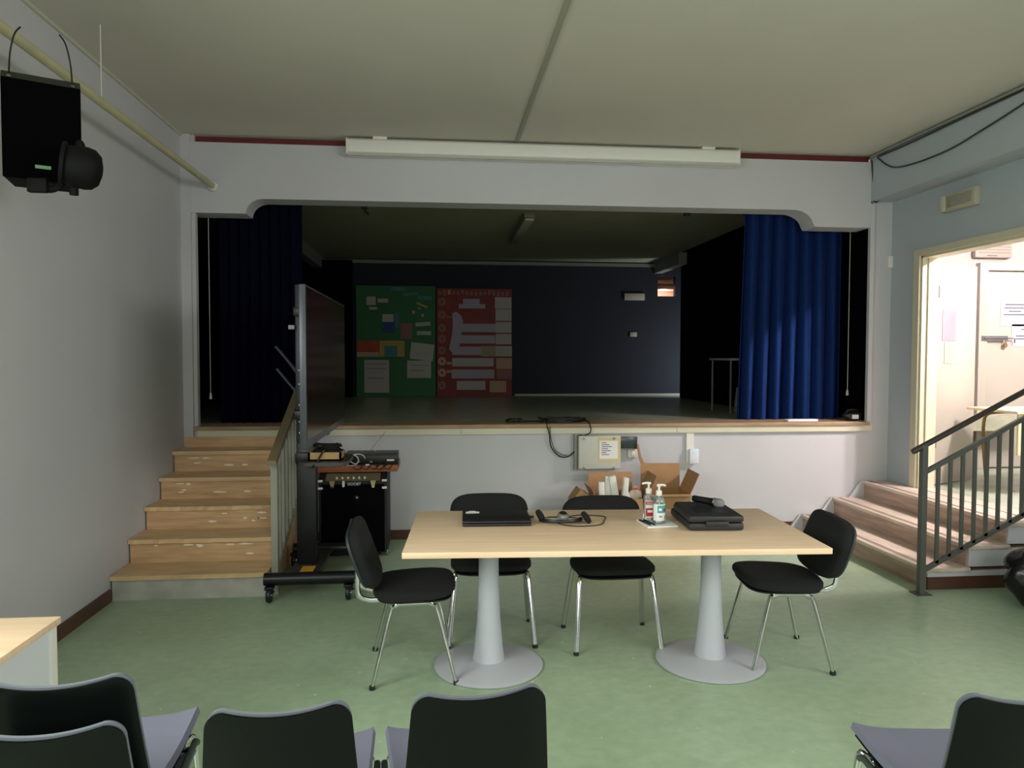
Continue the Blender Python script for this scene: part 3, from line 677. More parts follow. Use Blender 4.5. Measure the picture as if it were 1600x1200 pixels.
t = thing('cable_duct', 'white vertical cable duct under the stage edge', 'duct', (2.335, YW, .66))
B(-.035, .035, -.02, 0, 0, .285).done('duct', WHITE, t, False)
t = thing('wireless_router', 'white wall device with a pale blue light under the cable duct', 'device', (2.37, YW-.02, .655))
B(-.05, .04, -.035, 0, 0, .14, bev=.008).done('casing', mat('device_white', 'dfe0ea', .4), t); B(-.02, .01, -.038, -.034, .105, .125).done('indicator', mat('blue_led', '8fd0f4', .4, emit=.35), t, False)

# ------------------------------------------------------------------ TV on its wheeled stand
t = thing('television', 'large flat television on the wheeled stand, screen facing the right', 'television', (-.80, 5.4, 1.09))
B(-.03, .012, -.91, .91, 0, .99, bev=.006).done('bezel', mat('tv_frame', '4d5058', .35, metal=.4), t)
B(.0125, .0135, -.895, .895, .05, .975).done('screen', mat('tv_screen', '020203', .16, spec=.5), t, False)
B(-.075, -.03, -.6, .6, .12, .8, bev=.02).done('rear_housing', BLK, t)
B(-.005, .0, .0, .12, -.015, 0).done('sensor_bar', BLK, t, False)
st = thing('tv_stand', 'black wheeled stand carrying the television, beside the left stairs', 'stand', (-.93, 5.4, 0))
def wheel(x, y):
    w_ = MB().lathe([(.02, -.016), (.045, -.016), (.05, -.008), (.05, .008), (.045, .016), (.02, .016)], 20, T(x, y, .05, 0, 0, PI/2)).done('caster', BLK, st)
    MB().lathe([(.012, -.02), (.014, 0), (.012, .02)], 10, T(x, y, .05, 0, 0, PI/2)).done('hub', CHROME, w_)
    B(x-.03, x+.03, y-.02, y+.03, .085, .105, bev=.004).done('fork', BLKM, w_); MB().tube([(x+.0, y-.02, .09), (x+.04, y-.045, .085)], .008, 6).done('brake_lever', BLKM, w_)
MB().tube([(-.24, -.37, .145), (.36, -.37, .145)], .043, 20).done('front_foot', BLKM, st)
MB().tube([(-.20, .42, .145), (.36, .42, .145)], .043, 20).done('rear_foot', BLKM, st)
for x in (-.2, .32):
    wheel(x, -.40 if x > 0 else -.41); wheel(x, .44)
B(-.11, .10, -.36, .42, .12, .155, bev=.006).done('base_beam', mat('dark_grey_beam', '2b2c2c', .5), st)
B(-.03, .06, -.27, -.12, .156, .158).done('warning_label', mat('yellow_label', 'd09a2e', .6), st, False)
B(-.085, .05, -.05, .05, .155, 1.03, bev=.008).done('column', BLKM, st)
B(-.088, -.035, -.03, .03, 1.03, 2.16, bev=.005).done('upper_column', mat('upper_metal', '33373c', .4, metal=.4), st)
for z in (1.25, 1.95): B(-.04, .055, -.35, .35, z-.03, z+.03, bev=.004).done('mount_rail', BLKM, st)
for y in (-.28, .28): B(.03, .056, y-.02, y+.02, 1.15, 2.0, bev=.003).done('mount_bracket', BLKM, st)
for z in (1.1, 1.18, 1.22, 1.26, 1.3, 1.45, 1.55): MB().lathe([(.006, 0), (.006, .006)], 8, AX((-.06, -.03, z), (0, -1, 0))).done('bolt', CHROME, st)
GA = mat('grey_arm', '50565c', .4, metal=.4)
for dz, dy in ((.0, -.05), (-.03, .1), (-.16, -.02)): MB().tube([(-.22, dy, 1.72+dz), (-.07, dy*.3, 1.53+dz)], .009, 8).done('bracket_arm', GA, st)
B(-.13, -.085, -.06, -.03, 1.84, 1.87, bev=.004).done('clamp', GREYM, st)
sh_ = MB().prism(rrect(.34, .46, .08, 6, .13, -.04), .89, .915, 'z').done('shelf_tray', mat('tray_grey', '3f413e', .5), st)
B(.0, .26, -.26, -.2, .885, .9).done('tray_lip', BLKM, sh_, False)
B(-.09, .055, -.07, .07, .88, .96, bev=.01).done('shelf_collar', BLK, st)
t = thing('wooden_box', 'pale wooden box on the shelf of the television stand', 'box', (-.79, 5.3, .915))
m = MB(); m.box(-.12, .11, -.08, .09, 0, .012); m.box(-.12, .11, -.08, -.065, 0, .06); m.box(-.12, .11, .075, .09, 0, .06); m.box(-.12, -.105, -.08, .09, 0, .06); m.box(.095, .11, -.08, .09, 0, .06)
m.done('box_body', WOODB, t, False)
t = thing('cable_coil', 'coil of black cable lying in the pale wooden box', 'cable', (-.78, 5.3, .928))
for i in range(8): MB().tube(loop(.0+rnd.uniform(-.01, .01), .0, .085+rnd.uniform(-.012, .012), .058, .02+.01*i, 24, .008), .006, 6, True).done('cable_turn', PLINE, t)
MB().tube(smooth_path([(-.0, -.06, .07), (-.02, -.1, .06), (-.06, -.115, -.01), (-.08, -.2, -.04)]), .007, 6).done('cable_end', PLINE, t)

# ------------------------------------------------------------------ amplifier, board and rack device
t = thing('amplifier', 'black flight-case guitar amplifier on the floor under the stage edge', 'amplifier', (-.70, 6.3, 0))
FX = .275
MB().prism([(-.22, .03), (.2, .03), (.2, .69), (-.14, .69), (-.22, .64)], -FX, FX, 'x').done('cabinet', mat('amp_tolex', '0c0b10', .6), t, False)
B(-.255, .255, -.232, -.22, .04, .60, bev=.003).done('grille_cloth', mat('amp_grille', '040308', .95, spec=.1), t)
MB().prism([(-.225, .628), (-.14, .682), (-.135, .692), (-.23, .638)], -.22, .22, 'x').done('control_panel', mat('control_olive', '7b7558', .45, metal=.3), t, False)
pn = Vector((0, -.55, .84)).normalized()
for k in range(6): MB().lathe([(.010, 0), (.008, .012)], 12, AX((-.13+k*.045, -.215, .648), pn)).done('knob', WHITE, t)
for k in range(8): MB().lathe([(.005, 0), (.004, .008)], 8, AX((-.1+k*.03, -.165, .68), pn)).done('small_knob', CHROMEG, t)
for x in (-.165, .165):
    l_ = MB().prism([(x-.022, .632), (x+.022, .632), (x+.010, .575), (x-.010, .575)], -.245, -.232).done('latch', mat('brass_latch', 'b6a67a', .3, metal=.7), t, False)
    B(x-.008, x+.008, -.25, -.245, .575, .588).done('catch', CHROME, l_, False)
for x in (-.258, .258):
    for z in (.63, .57): B(x-.022, x+.017, -.243, -.225, z-.008, z+.010, bev=.004).done('corner_clip', WHITE, t)
B(FX-.005, FX+.008, -.22, -.16, .0, .05, bev=.005).done('corner_guard', CHROMEG, t)
text_mesh('logo', 'DOOBT', .034, T(.012, -.2335, .603, 0, PI/2), WHITE, t, sx=.9)
m = MB(); m.prism(rrect(.02, .05, .009, 5, -.075, .606), -.235, -.233); m.prism([(-.085, .59), (-.08, .60), (-.075, .585), (-.068, .60), (-.064, .588), (-.07, .58), (-.08, .578)], -.2355, -.233); m.done('logo_emblem', WHITE, t, False)
MB().lathe([(.02, 0), (.018, .008), (.006, .012)], 16, AX((.03, -.232, .49), (0, -1, 0))).done('input_jack', BLK, t); MB().lathe([(.005, 0), (.005, .003)], 8, AX((.034, -.244, .494), (0, -1, 0))).done('jack_glint', CHROME, t)
for x in (-.2, .2):
    for y in (-.16, .15): MB().lathe([(.02, 0), (.022, .03)], 10, T(x, y, 0)).done('foot', BLK, t)
t = tag(place(B(-1.02, -.34, 6.14, 6.56, .69, .745, bev=.003).done('wooden_board', REDW), (-.68, 6.35, .69)), 'reddish wooden board lying across the amplifier', 'board')
t = thing('rack_device', 'black rack device on the reddish board above the amplifier', 'device', (-.57, 6.36, .745))
B(-.22, .22, -.17, .18, 0.005, .075, bev=.004).done('casing', BLK, t); B(-.235, .235, -.185, -.17, 0, .08, bev=.003).done('front_panel', BLKM, t)
B(.14, .2, -.19, -.185, .03, .045).done('display', WHITE, t, False)
for x in (-.2, -.1, .0): B(x, x+.02, -.19, -.185, .02, .03).done('button', CHROMEG, t, False)
t = thing('black_box', 'small black device at the left end of the reddish board', 'device', (-.90, 6.3, .745))
B(-.1, .1, -.13, .13, 0, .06, bev=.006).done('casing', BLK, t); B(-.0, .08, -.135, -.13, .015, .025).done('label', WHITE, t, False)
t = thing('white_cable', 'loops of white cable on the reddish board in front of the rack device', 'cable', (-.70, 6.13, .75))
MB().tube([(.07*math.cos(a)-.03, -.0+.02*math.sin(a*2), .04+.045*math.sin(a)) for a in [2*PI*i/28 for i in range(28)]], .005, 6, True).done('cable_loop', CWHITE, t)
MB().tube([(.06*math.cos(a)+.03, .01+.02*math.cos(a), .05+.04*math.sin(a)) for a in [2*PI*i/28 for i in range(22)]], .004, 6).done('cable_loop', CWHITE, t)
B(.1, .13, -.02, -.0, -.002, .008).done('plug', WHITE, t, False)
t = thing('antenna_wire', 'thin white wire rising from the rack device to the stage edge', 'wire', (-.57, 6.45, .82))
MB().tube([(.02, 0, 0), (.035, .1, .14)], .003, 6).done('wire', CWHITE, t)
MB().tube([(-.03, 0, 0), (.10, .11, .16)], .002, 6).done('wire_shadow', mat('wire_shadow_grey', '77756d', .6), t)  # thin grey tube modelled as the cast shadow of the white wire
t = thing('black_cables', 'tangle of thin black cables on the front of the reddish board', 'cable', (-.62, 6.12, .745))
for k in range(5): MB().tube(smooth_path([(-.1+k*.06, .04, .02), (-.08+k*.07, -.0, .012), (-.07+k*.06, -.005, -.02+.01*(k % 3)), (-.03+k*.06, .0, -.03), (.0+k*.06, .01, .012)]), .004, 6).done('cable', PLINE, t)

# ------------------------------------------------------------------ table
tr = math.radians(-3.0)
tb = thing('conference_table', 'long beech-topped table with two grey pedestal legs', 'table', (.862, 3.80, 0), tr)
B(-1.01, 1.03, -.46, .46, .712, .74, bev=.002).done('tabletop', BEECH, tb)
for x in (-.60, .60):
    MB().lathe([(.27, 0), (.288, .004), (.29, .012), (.27, .02), (.12, .034), (.085, .04)], 48, T(x, .02, 0)).done('base', GREYM, tb)
    MB().lathe([(.086, .036), (.076, .10), (.062, .26), (.054, .45), (.053, .60), (.056, .70), (.07, .712)], 32, T(x, .02, 0)).done('column', GREYM, tb)
TH = .74
# laptop
t = thing('laptop', 'closed black laptop on the left half of the table', 'laptop', (.315, 4.02, TH), math.radians(-2))
B(-.185, .185, -.145, .145, 0.002, .016, bev=.004).done('base', BLK, t); B(-.185, .185, -.145, .145, .018, .030, bev=.004).done('lid', mat('laptop_lid', '131417', .45), t)
B(-.165, -.09, .06, .10, .030, .0312).done('sticker', PAPER, t, False); B(-.15, -.11, .105, .118, .030, .0312).done('sticker', PAPER, t, False)
MB().tube([(-.15, .14, .018), (.15, .14, .018)], .010, 10).done('hinge', BLK, t)
t = thing('usb_dongle', 'small black plug sticking out of the laptop side', 'plug', (.512, 4.06, TH+.008))
B(-.008, .02, -.01, .01, -.004, .006, bev=.002).done('plug_body', BLK, t)
# headset
t = thing('headset', 'black headset with thin cable loop lying on the table', 'headset', (.67, 3.95, TH))
hb = [(.16*math.cos(a)*.72, -.105*math.sin(a)+.02, .012+.012*math.sin(a)) for a in [PI*(-.05+1.1*i/20) for i in range(21)]]
MB().tube(hb, .008, 8, flat=1.3).done('headband', BLK, t)
MB().tube([(p[0]*.93, p[1]+.012, p[2]+.006) for p in hb[4:17]], .005, 8).done('band_padding', mat('silver_strip', 'a9a9a6', .35, metal=.6), t)
e1 = MB().lathe([(.018, -.012), (.034, -.010), (.038, 0), (.034, .012), (.02, .016)], 24, AX((-.115, .01, .035), (.9, .2, .45))).done('ear_cushion', BLKF, t)
e2 = MB().lathe([(.018, -.012), (.034, -.010), (.038, 0), (.034, .012), (.02, .016)], 24, AX((.13, -.04, .032), (.75, -.2, .6))).done('ear_cushion', BLKF, t)
MB().tube(smooth_path([(-.11, .02, .02), (-.03, .09, .01), (.08, .06, .01), (.11, .0, .015)]), .003, 6).done('thin_cable', PLINE, t)
MB().tube(smooth_path([(.03, .10, .005), (.12, .15, .004), (.2, .14, .004), (.265, .10, .004), (.24, .0, .004), (.2, -.09, .004), (.1, -.12, .004), (.02, -.10, .004), (-.03, -.07, .01)]), .0028, 6).done('cable', PLINE, t)
t = thing('computer_mouse', 'small black and silver mouse lying inside the headset', 'mouse', (.69, 4.01, TH))
m = MB(); m.merge(blob(.034, .05, .022, 5, .0), T(0, 0, .021)); m.done('shell', mat('silver_mouse', '8d8d8b', .35, metal=.3), t)
m = MB(); m.merge(blob(.026, .042, .022, 5, .0), T(0, 0, .026)); m.done('palm_cover', BLK, t)
# paper pad, pens, bottles
t = thing('paper_pad', 'white paper pad under the two sanitizer bottles', 'paper', (1.185, 3.87, TH), math.radians(4))
B(-.085, .085, -.09, .09, 0, .006).done('sheets', PAPER, t, False)
for x, lab in ((1.115, 'dark pen on the paper pad, nearer its left edge'), (1.14, 'dark pen on the paper pad, beside the sanitizer bottles')):
    t = thing('pen', lab, 'pen', (x, 3.86, TH+.0105), math.radians(14))
    MB().tube([(0, -.065, 0), (0, .06, 0)], .0042, 8).done('barrel', BLK, t); MB().tube([(0, -.065, 0), (0, -.075, 0)], [.004, .001], 8).done('tip', CHROME, t); MB().tube([(.0, .0, .005), (0, .05, .005)], .0012, 6).done('clip', CHROME, t)
GLS = mat('clear_plastic', 'e9f1f2', .08, trans=.9); GEL = mat('hand_gel', 'd7ecec', .1, trans=.85)
def bottle(x, y, h, r, labm, lab, kind, hrot):
    q_ = 1 if kind == 0 else -1
    t = thing('sanitizer_bottle', lab, 'bottle', (x, y, TH+.006), hrot)
    if kind == 0:
        def ring(w_, d_, z): return [(a, b, z) for a, b in rrect(w_, d_, min(w_, d_)*.42, 4)]
        zs = [(r*1.7, r*1.1, 0), (r*1.85, r*1.25, .006), (r*1.85, r*1.25, h*.60), (r*1.75, r*1.2, h*.64), (r*1.0, r*.95, h*.68), (.026, .026, h*.72)]
        v = []; f = []
        for w_, d_, z in zs: v += ring(w_, d_, z)
        n = len(v)//len(zs)
        for i in range(len(zs)-1):
            for k in range(n): f.append((i*n+k, i*n+(k+1) % n, (i+1)*n+(k+1) % n, (i+1)*n+k))
        f += [tuple(range(n))[::-1], tuple(range(len(v)-n, len(v)))]
        m = MB(); m._add(v, f); m.done('bottle_body', GLS, t)
        yy = -r*1.25/2-.0012
        B(-r*.72, r*.72, yy-.0006, yy+.0004, h*.08, h*.52).done('label', PAPER, t, False)
        RD = mat('label_red', 'b8323a', .5)
        B(-r*.72, r*.72, yy-.0014, yy-.0006, h*.42, h*.50).done('label_band', RD, t, False); B(-r*.72, r*.72, yy-.0014, yy-.0006, h*.12, h*.33).done('label_band', RD, t, False)
        B(-r*.4, r*.6, yy-.002, yy-.0014, h*.22, h*.28).done('label_mark', PAPER, t, False); B(-r*.5, r*.72, yy-.002, yy-.0014, h*.45, h*.465).done('label_mark', PAPER, t, False)
    else:
        MB().lathe([(r*.9, 0), (r, .006), (r, h*.52), (r*.95, h*.58), (r*.75, h*.65), (r*.42, h*.70), (r*.4, h*.72)], 28).done('bottle_body', GEL, t)
        def sleeve(a0, a1, z0, z1, rr, m_, nm):
            MB().sheet(lambda u, v: (rr*math.sin(a0+(a1-a0)*u), -rr*math.cos(a0+(a1-a0)*u), z0+(z1-z0)*v), 18, 1, .0005).done(nm, m_, t)
        sleeve(-1.3, 1.3, h*.08, h*.5, r+.0008, PAPER, 'label'); sleeve(-.5, 1.3, h*.28, h*.47, r+.0018, mat('label_teal', '3aa3a8', .5), 'label_band')
        sleeve(.45, 1.0, h*.31, h*.39, r+.003, mat('label_darkred', '9a3a44', .5), 'label_mark'); sleeve(-.3, .15, h*.34, h*.40, r+.003, PAPER, 'label_mark')
        sleeve(-.25, .25, h*.17, h*.22, r+.003, mat('label_grey', '8b979b', .5), 'label_mark')
        sleeve(.7, .8, h*.14, h*.20, r+.003, INK, 'label_mark')
    p = MB().lathe([(.0165, h*.70), (.017, h*.80), (.014, h*.83), (.006, h*.84), (.006, h*.93)], 20).done('pump_collar', WHITE, t)
    MB().tube(smooth_path([(.012*q_, 0, h*.955), (0, 0, h*.96), (-.02*q_, 0, h*.965), (-.038*q_, 0, h*.94)]), [.007]*10+[.0065]*6+[.006, .005, .004][:3], 8).done('pump_nozzle', WHITE, p)
    MB().tube([(.0, 0, h*.93), (0, 0, h*.975)], .0085, 10).done('pump_head', WHITE, p)
    MB().tube([(0, 0, h*.7), (.004, .004, .01)], .0022, 6).done('dip_tube', WHITE, t)
bottle(1.155, 3.93, .215, .030, None, 'sanitizer bottle with red and white label, behind the other', 'red' and 0, 0)
bottle(1.192, 3.86, .215, .0325, None, 'sanitizer bottle with teal and white label, in front', 1, 0)
# microphone case and microphone
t = thing('equipment_case', 'black plastic carrying case on the right half of the table', 'case', (1.455, 3.86, TH), math.radians(-4))
CS = mat('case_plastic', '222325', .5, bump=.1, bscale=300)
B(-.145, .145, -.20, .20, .004, .044, bev=.012).done('lower_shell', CS, t)
m = MB(); m.box(-.145, .145, -.20, .14, .046, .082, bev=.012); m.box(-.125, .10, .10, .20, .046, .080, bev=.012); m.done('lid', CS, t)
B(-.06, .06, -.2145, -.2, .03, .055, bev=.004).done('latch_bar', CS, t); B(.145, .162, -.06, .02, .025, .055, bev=.005).done('handle', BLK, t)
B(-.08, .08, -.13, .05, .082, .0835).done('lid_panel', mat('case_panel', '1b1c1e', .4), t, False)
t = thing('microphone', 'black handheld microphone with silver mesh head lying on the case', 'microphone', (1.49, 3.93, TH+.107))
d = Vector((.62, -.75, -.03)).normalized(); a = Vector((0, 0, 0))
MB().lathe([(.016, -.09), (.018, -.085), (.0195, .0), (.0215, .035), (.024, .04)], 20, AX(a, d)).done('body', BLK, t)
MB().lathe([(.0225, .04), (.025, .045), (.0225, .05)], 20, AX(a, d)).done('collar', CHROMEG, t)
MB().lathe([(.021, .05), (.025, .06), (.0265, .072), (.0245, .086), (.018, .097), (.008, .103)], 24, AX(a, d)).done('mesh_head', mat('mic_mesh', '9a9a9a', .45, metal=.6, bump=.5, bscale=900), t)

# ------------------------------------------------------------------ office chairs around the table (built facing +Y)
def pad(w_, h_, th, rc, curve=0, mtx=None, nx=16, ny=14, pinch=.3):
    """rounded upholstered pad: superellipse outline, both faces puffed"""
    mb = MB(); n = 40; rings = []
    def out(a):
        e = rc; c, s_ = math.cos(a), math.sin(a)
        return (w_/2*math.copysign(abs(c)**e, c), h_/2*math.copysign(abs(s_)**e, s_))
    prof = [(0.0, 1.0), (.5, .97), (.85, .85), (.96, .62), (1.0, .3), (1.0, -.3), (.96, -.62), (.85, -.85), (.5, -.97), (0, -1.0)]
    verts = []; faces = []
    verts.append((0, 0, th/2)); 
    for k, z in prof[1:-1]:
        for i in range(n):
            x, y = out(2*PI*i/n); verts.append((x*k, y*k, z*th/2+curve*(x*k)**2))
    verts.append((0, 0, -th/2))
    L = len(prof)-2
    for i in range(n): faces.append((0, 1+i, 1+(i+1) % n))
    for r_ in range(L-1):
        for i in range(n): faces.append((1+r_*n+i, 1+(r_+1)*n+i, 1+(r_+1)*n+(i+1) % n, 1+r_*n+(i+1) % n))
    for i in range(n): faces.append((len(verts)-1, 1+(L-1)*n+(i+1) % n, 1+(L-1)*n+i))
    mb._add(verts, faces, mtx); return mb
def office_chair(label, loc, rz):
    t = thing('office_chair', label, 'chair', loc, rz, 'chairs around the table')
    pad(.47, .43, .062, .62, -.2, T(0, .0, .452, 0, math.radians(2))).done('seat_cushion', BLKF, t)
    pad(.43, .39, .02, .5, 0, T(0, 0, .415)).done('seat_shell', BLK, t)
    bm_ = T(0, -.243, .635, 0, PI/2+math.radians(20)) 
    pad(.49, .33, .075, .5, .35, bm_).done('backrest', BLKF, t)
    pad(.48, .32, .035, .5, .35, T(0, -.274, .63, 0, PI/2+math.radians(20))).done('back_shell', BLKSH, t)
    for s in (-1, 1):
        x0, x1 = s*.20, s*.235
        for nm, pts in (('leg', [(x1+s*.01, .205, 0), (x0+s*.012, .115, .36), (x0+s*.004, .09, .395), (x0, .055, .408)]), ('leg', [(x1+s*.01, -.215, 0), (x0+s*.012, -.125, .36), (x0+s*.004, -.1, .395), (x0, -.065, .408)])):
            MB().tube(smooth_path(pts, 5), (.0095), 10, flat=1.6).done(nm, CHROME, t)
            MB().lathe([(.015, 0), (.0155, .010), (.014, .02)], 12, T(pts[0][0], pts[0][1]-.002*(1 if pts[0][1] > 0 else -1), 0)).done('foot_cap', BLK, t)
        MB().tube([(x0, .06, .408), (x0, -.07, .408)], .0115, 10, flat=1.25).done('side_rail', CHROME, t)
        MB().tube(smooth_path([(s*.09, .1, .398), (s*.09, -.18, .396), (s*.09, -.24, .40), (s*.09, -.285, .43), (s*.09, -.29, .50), (s*.09, -.285, .56)], 5), .010, 8, flat=1.4).done('back_support', CHROME, t)
        B(s*.155-.012, s*.155+.012, -.1, -.07, .385, .402, bev=.003).done('bolt_block', BLK, t)
    for y in (-.085, .085): MB().tube([(-.2, y, .400), (.2, y, .400)], .009, 8).done('cross_rail', CHROMEG, t)
    return t
def copy_tree(o, parent=None):
    c = o.copy(); C.objects.link(c)
    if parent: c.parent = parent
    for ch in list(o.children): copy_tree(ch, c)
    return c
oc = office_chair('black office chair at the left end of the table, facing right', (-.13, 3.875, 0), math.radians(-87))
for lab, loc, rz in (('black office chair behind the table, behind the laptop', (.305, 4.275, 0), math.radians(178)),
                     ('black office chair behind the table, in front of the cardboard boxes', (1.0, 4.14, 0), math.radians(180)),
                     ('black office chair at the right end of the table, facing left', (1.85, 3.83, 0), math.radians(84))):
    c = copy_tree(oc); c.location = loc; c.rotation_euler = (0, 0, rz); c['label'] = lab

# ------------------------------------------------------------------ shell chairs in the foreground (built facing +Y)
def shell_back(th, off, inset, z0=.44, z1=.80):
    # u across, v up
    def f(u, v):
        s = 2*u-1; v = 1-(1-v)**1.7
        hw = (.197-.028*v)-inset
        z = z0+(z1-inset-z0)*v
        # rounded top corners
        k = max(0, (v-.88)/.12)
        hw2 = hw-.04*(1-math.sqrt(max(0, 1-k*k)))
        x = s*hw2
        drop = .012*(1-(s*s))*v*0
        y = -.215-.085*v+.10*v*v*.2+off+.75*x*x
        return (x, y, z-.014*(1-s*s)*v)
    return MB().sheet(f, 32, 30, th)
def shell_chair(label, loc, rz):
    t = thing('stacking_chair', label, 'chair', loc, rz, 'rows of stacking chairs in the foreground')
    shell_back(.006, -.008, 0).done('back_shell', SHELLP, t)
    shell_back(-.009, .0, .0, .45, .803).done('back_rim', RIM, t)
    shell_back(-.012, .009, .012, .46, .80).done('back_upholstery', GREYP, t)
    MB().sheet(lambda u, v: ((2*u-1)*(.222-.02*(1-v)), -.20+.43*v, .442-.018*math.sin(PI*v)*1-.03*max(0, v-.85)*4*(v-.85)+.02*(abs(2*u-1)**4)), 20, 20, .022).done('seat_cushion', GREYP, t)
    MB().sheet(lambda u, v: ((2*u-1)*(.212-.02*(1-v)), -.21+.425*v, .432-.018*math.sin(PI*v)+.018*(abs(2*u-1)**4)), 20, 16, -.008).done('seat_shell', SHELLP, t)
    for s in (-1, 1):
        x = s*.198; xo = s*.212
        MB().tube(smooth_path([(x*.9, .12, .40), (x, .17, .402), (xo, .19, .385), (xo+s*.012, .205, .2), (xo+s*.018, .22, 0)], 5), .011, 10).done('leg', CHROME, t)
        MB().tube(smooth_path([(x*.9, -.1, .40), (x, -.15, .402), (xo, -.18, .385), (xo+s*.01, -.21, .2), (xo+s*.015, -.24, 0)], 5), .011, 10).done('leg', CHROME, t)
        MB().tube([(x*.95, .14, .402), (x*.95, -.14, .402)], .010, 8).done('side_rail', CHROME, t)
        MB().tube([(xo+s*.016, .15, .405), (xo+s*.016, .13, .418), (xo+s*.016, -.05, .418), (xo+s*.016, -.16, .405)], .010, 10).done('link_bar', mat('link_rubber', '3a443f', .5), t)
        MB().tube([(x, .10, .40), (xo+s*.016, .10, .412)], .006, 8).done('link_pin', CHROME, t)
        for y in (.22, -.24): MB().lathe([(.013, 0), (.013, .02)], 10, T(xo+s*.0165, y, 0)).done('foot_cap', BLK, t)
    MB().tube([(-.2, .14, .40), (.2, .14, .40)], .010, 8).done('cross_rail', CHROME, t); MB().tube([(-.2, -.13, .40), (.2, -.13, .40)], .010, 8).done('cross_rail', CHROME, t)
    return t
sc0 = shell_chair('black-backed stacking chair in the foreground, directly left of the table view', (.075, 2.10, 0), math.radians(6))
sc0['label'] = 'foreground stacking chair whose back is just below the table\'s left leg'
for lab, loc, rz in (('foreground stacking chair between the left pair and the chair under the table leg', (-.405, 2.06, 0), math.radians(4)),
                     ('upper stacking chair of the stacked pair at the bottom left, its back standing higher', (-.945, 2.10, .07), math.radians(6)),
                     ('lower stacking chair of the stacked pair at the bottom left corner', (-.925, 2.0, 0), math.radians(6)),
                     ('lone stacking chair cut off at the bottom right corner', (1.507, 1.935, 0), math.radians(-7))):
    c = copy_tree(sc0); c.location = loc; c.rotation_euler = (0, 0, rz); c['label'] = lab

# ------------------------------------------------------------------ desk bottom left
t = thing('desk', 'beech-topped desk with white side panel at the left edge', 'desk', (-1.7, 2.3, 0))
B(-2.15, -1.30, 1.9, 2.645, .725, .75, bev=.002).done('desk_top', BEECH, t, True, True)
B(-1.335, -1.315, 1.93, 2.62, 0, .725).done('side_panel', mat('white_panel', 'd6dade', .5), t, False, True)
B(-1.345, -1.31, 2.60, 2.635, 0, .725).done('corner_post', WHITE, t, False, True)
B(-2.12, -2.10, 1.93, 2.62, 0, .725).done('side_panel', MATS['white_panel'], t, False, True)
B(-2.1, -1.335, 2.55, 2.57, .3, .725).done('modesty_panel', MATS['white_panel'], t, False, True)

# ------------------------------------------------------------------ cardboard boxes behind the table
def carton(label, loc, w_, d_, h_, rz, flaps, m_=CARD):
    t = thing('cardboard_box', label, 'box', loc, rz); e = .005
    m = MB(); m.box(-w_/2, w_/2, -d_/2, d_/2, 0, e); m.box(-w_/2, w_/2, -d_/2, -d_/2+e, 0, h_); m.box(-w_/2, w_/2, d_/2-e, d_/2, 0, h_)
    m.box(-w_/2, -w_/2+e, -d_/2, d_/2, 0, h_); m.box(w_/2-e, w_/2, -d_/2, d_/2, 0, h_); m.done('carton_body', m_, t, False)
    for side, ang, L in flaps:      # ang: 0 straight up, + outwards
        a = math.radians(ang)
        if side == 'f': mx = T(0, -d_/2+.002, h_, 0, a); mb = B(-w_/2+.002, w_/2-.002, -.002, .002, 0, L, mtx=mx)
        if side == 'b': mx = T(0, d_/2-.002, h_, 0, -a); mb = B(-w_/2+.002, w_/2-.002, -.002, .002, 0, L, mtx=mx)
        if side == 'l': mx = T(-w_/2+.002, 0, h_, 0, 0, -a); mb = B(-.002, .002, -d_/2+.002, d_/2-.002, 0, L, mtx=mx)
        if side == 'r': mx = T(w_/2-.002, 0, h_, 0, 0, a); mb = B(-.002, .002, -d_/2+.002, d_/2-.002, 0, L, mtx=mx)
        mb.done('flap', CARDD, t, False)
    return t
carton('open cardboard box holding white packages, under the electrical cabinet', (1.53, 6.22, 0), .40, .34, .44, 0, [('b', 12, .18), ('l', 25, .1), ('f', 172, .1)])
carton('tall open cardboard box with raised flaps, right of the packages', (1.98, 6.24, 0), .36, .34, .47, math.radians(-3), [('b', 3, .22), ('r', 24, .19), ('l', -22, .17), ('f', 95, .06)])
t = thing('torn_cardboard', 'small torn cardboard box at the left of the open boxes', 'box', (1.22, 6.2, 0))
MB().prism([(-.13, 0), (.14, 0), (.12, .42), (.06, .47), (-.02, .52), (-.09, .42)], -.1, .1).done('carton_body', CARD, t, False)
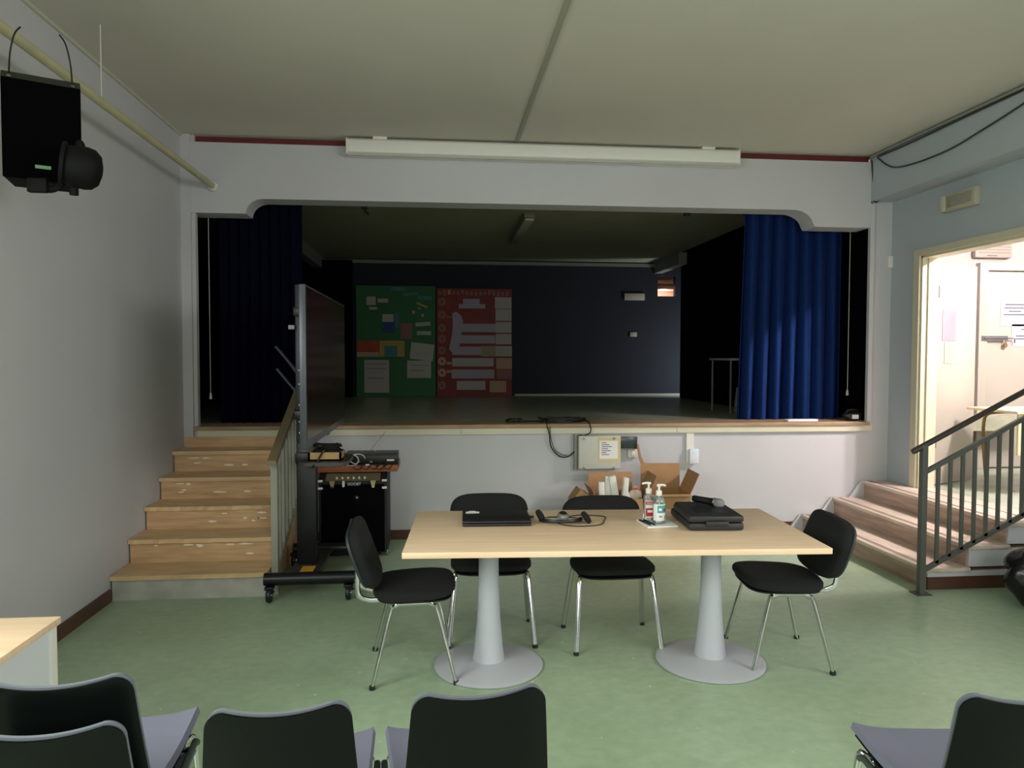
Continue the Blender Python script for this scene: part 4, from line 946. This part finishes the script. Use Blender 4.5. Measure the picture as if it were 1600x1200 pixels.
MB().prism([(.02, .40), (.12, .38), (.09, .48), (.03, .46)], -.14, -.10).done('torn_flap', CARDD, t, False)
PK = mat('white_package', 'dcdcd6', .5)
for k, (x, y, z, w_, h_, a) in enumerate(((1.40, 6.18, .38, .05, .19, 2), (1.46, 6.22, .41, .07, .20, -3), (1.53, 6.2, .40, .06, .22, 10), (1.59, 6.15, .39, .045, .22, -4), (1.645, 6.17, .39, .04, .15, 22))):
    o = B(-w_/2, w_/2, -.03, .03, -.1, h_, bev=.004).done('white_package', PK)
    o.location = (x, y, z-.0); o.rotation_euler = (0, math.radians(-a), 0)
    tag(o, ('white package in the left cardboard box, first from the left', 'white package in the left cardboard box, second from the left', 'white package in the left cardboard box, tallest and tilted', 'white package in the left cardboard box, fourth from the left', 'white package leaning right at the edge of the left box')[k], 'package', 'white packages in the left box')
t = thing('plastic_bag', 'clear plastic bag with an orange mark between the two boxes', 'bag', (1.70, 6.17, .40))
m = MB(); m.merge(blob(.05, .04, .08, 8, .25), T(0, 0, .05)); m.done('bag_body', mat('milky_plastic', 'c9b8a8', .4), t)
MB().tube(smooth_path([(-.04, -.03, .11), (0, -.045, .12), (.035, -.03, .10)]), .008, 6).done('orange_mark', mat('orange_mark', 'd0603a', .5), t)
tag(place(MB().prism([(1.80, .84), (1.815, .85), (1.84, .74), (1.92, .57), (1.935, .50), (1.90, .49), (1.885, .56), (1.82, .72)], 6.50, 6.515).done('cardboard_strip', CARDD), (1.87, 6.5, .49)), 'narrow bent cardboard strip standing out of the tall box', 'cardboard')

# ------------------------------------------------------------------ rubbish bag at the right
t = thing('rubbish_bag', 'black rubbish bag on the floor by the right stairs', 'bag', (3.98, 4.42, 0))
m = MB(); m.merge(blob(.215, .2, .2, 11, .22), T(0, 0, .183)); m.done('bag_body', mat('black_bin_liner', '0a0b0c', .25, bump=.6, bscale=18), t)
m = MB(); m.merge(blob(.14, .13, .11, 12, .3), T(-.05, .0, .29)); m.done('bag_neck', MATS['black_bin_liner'], t)
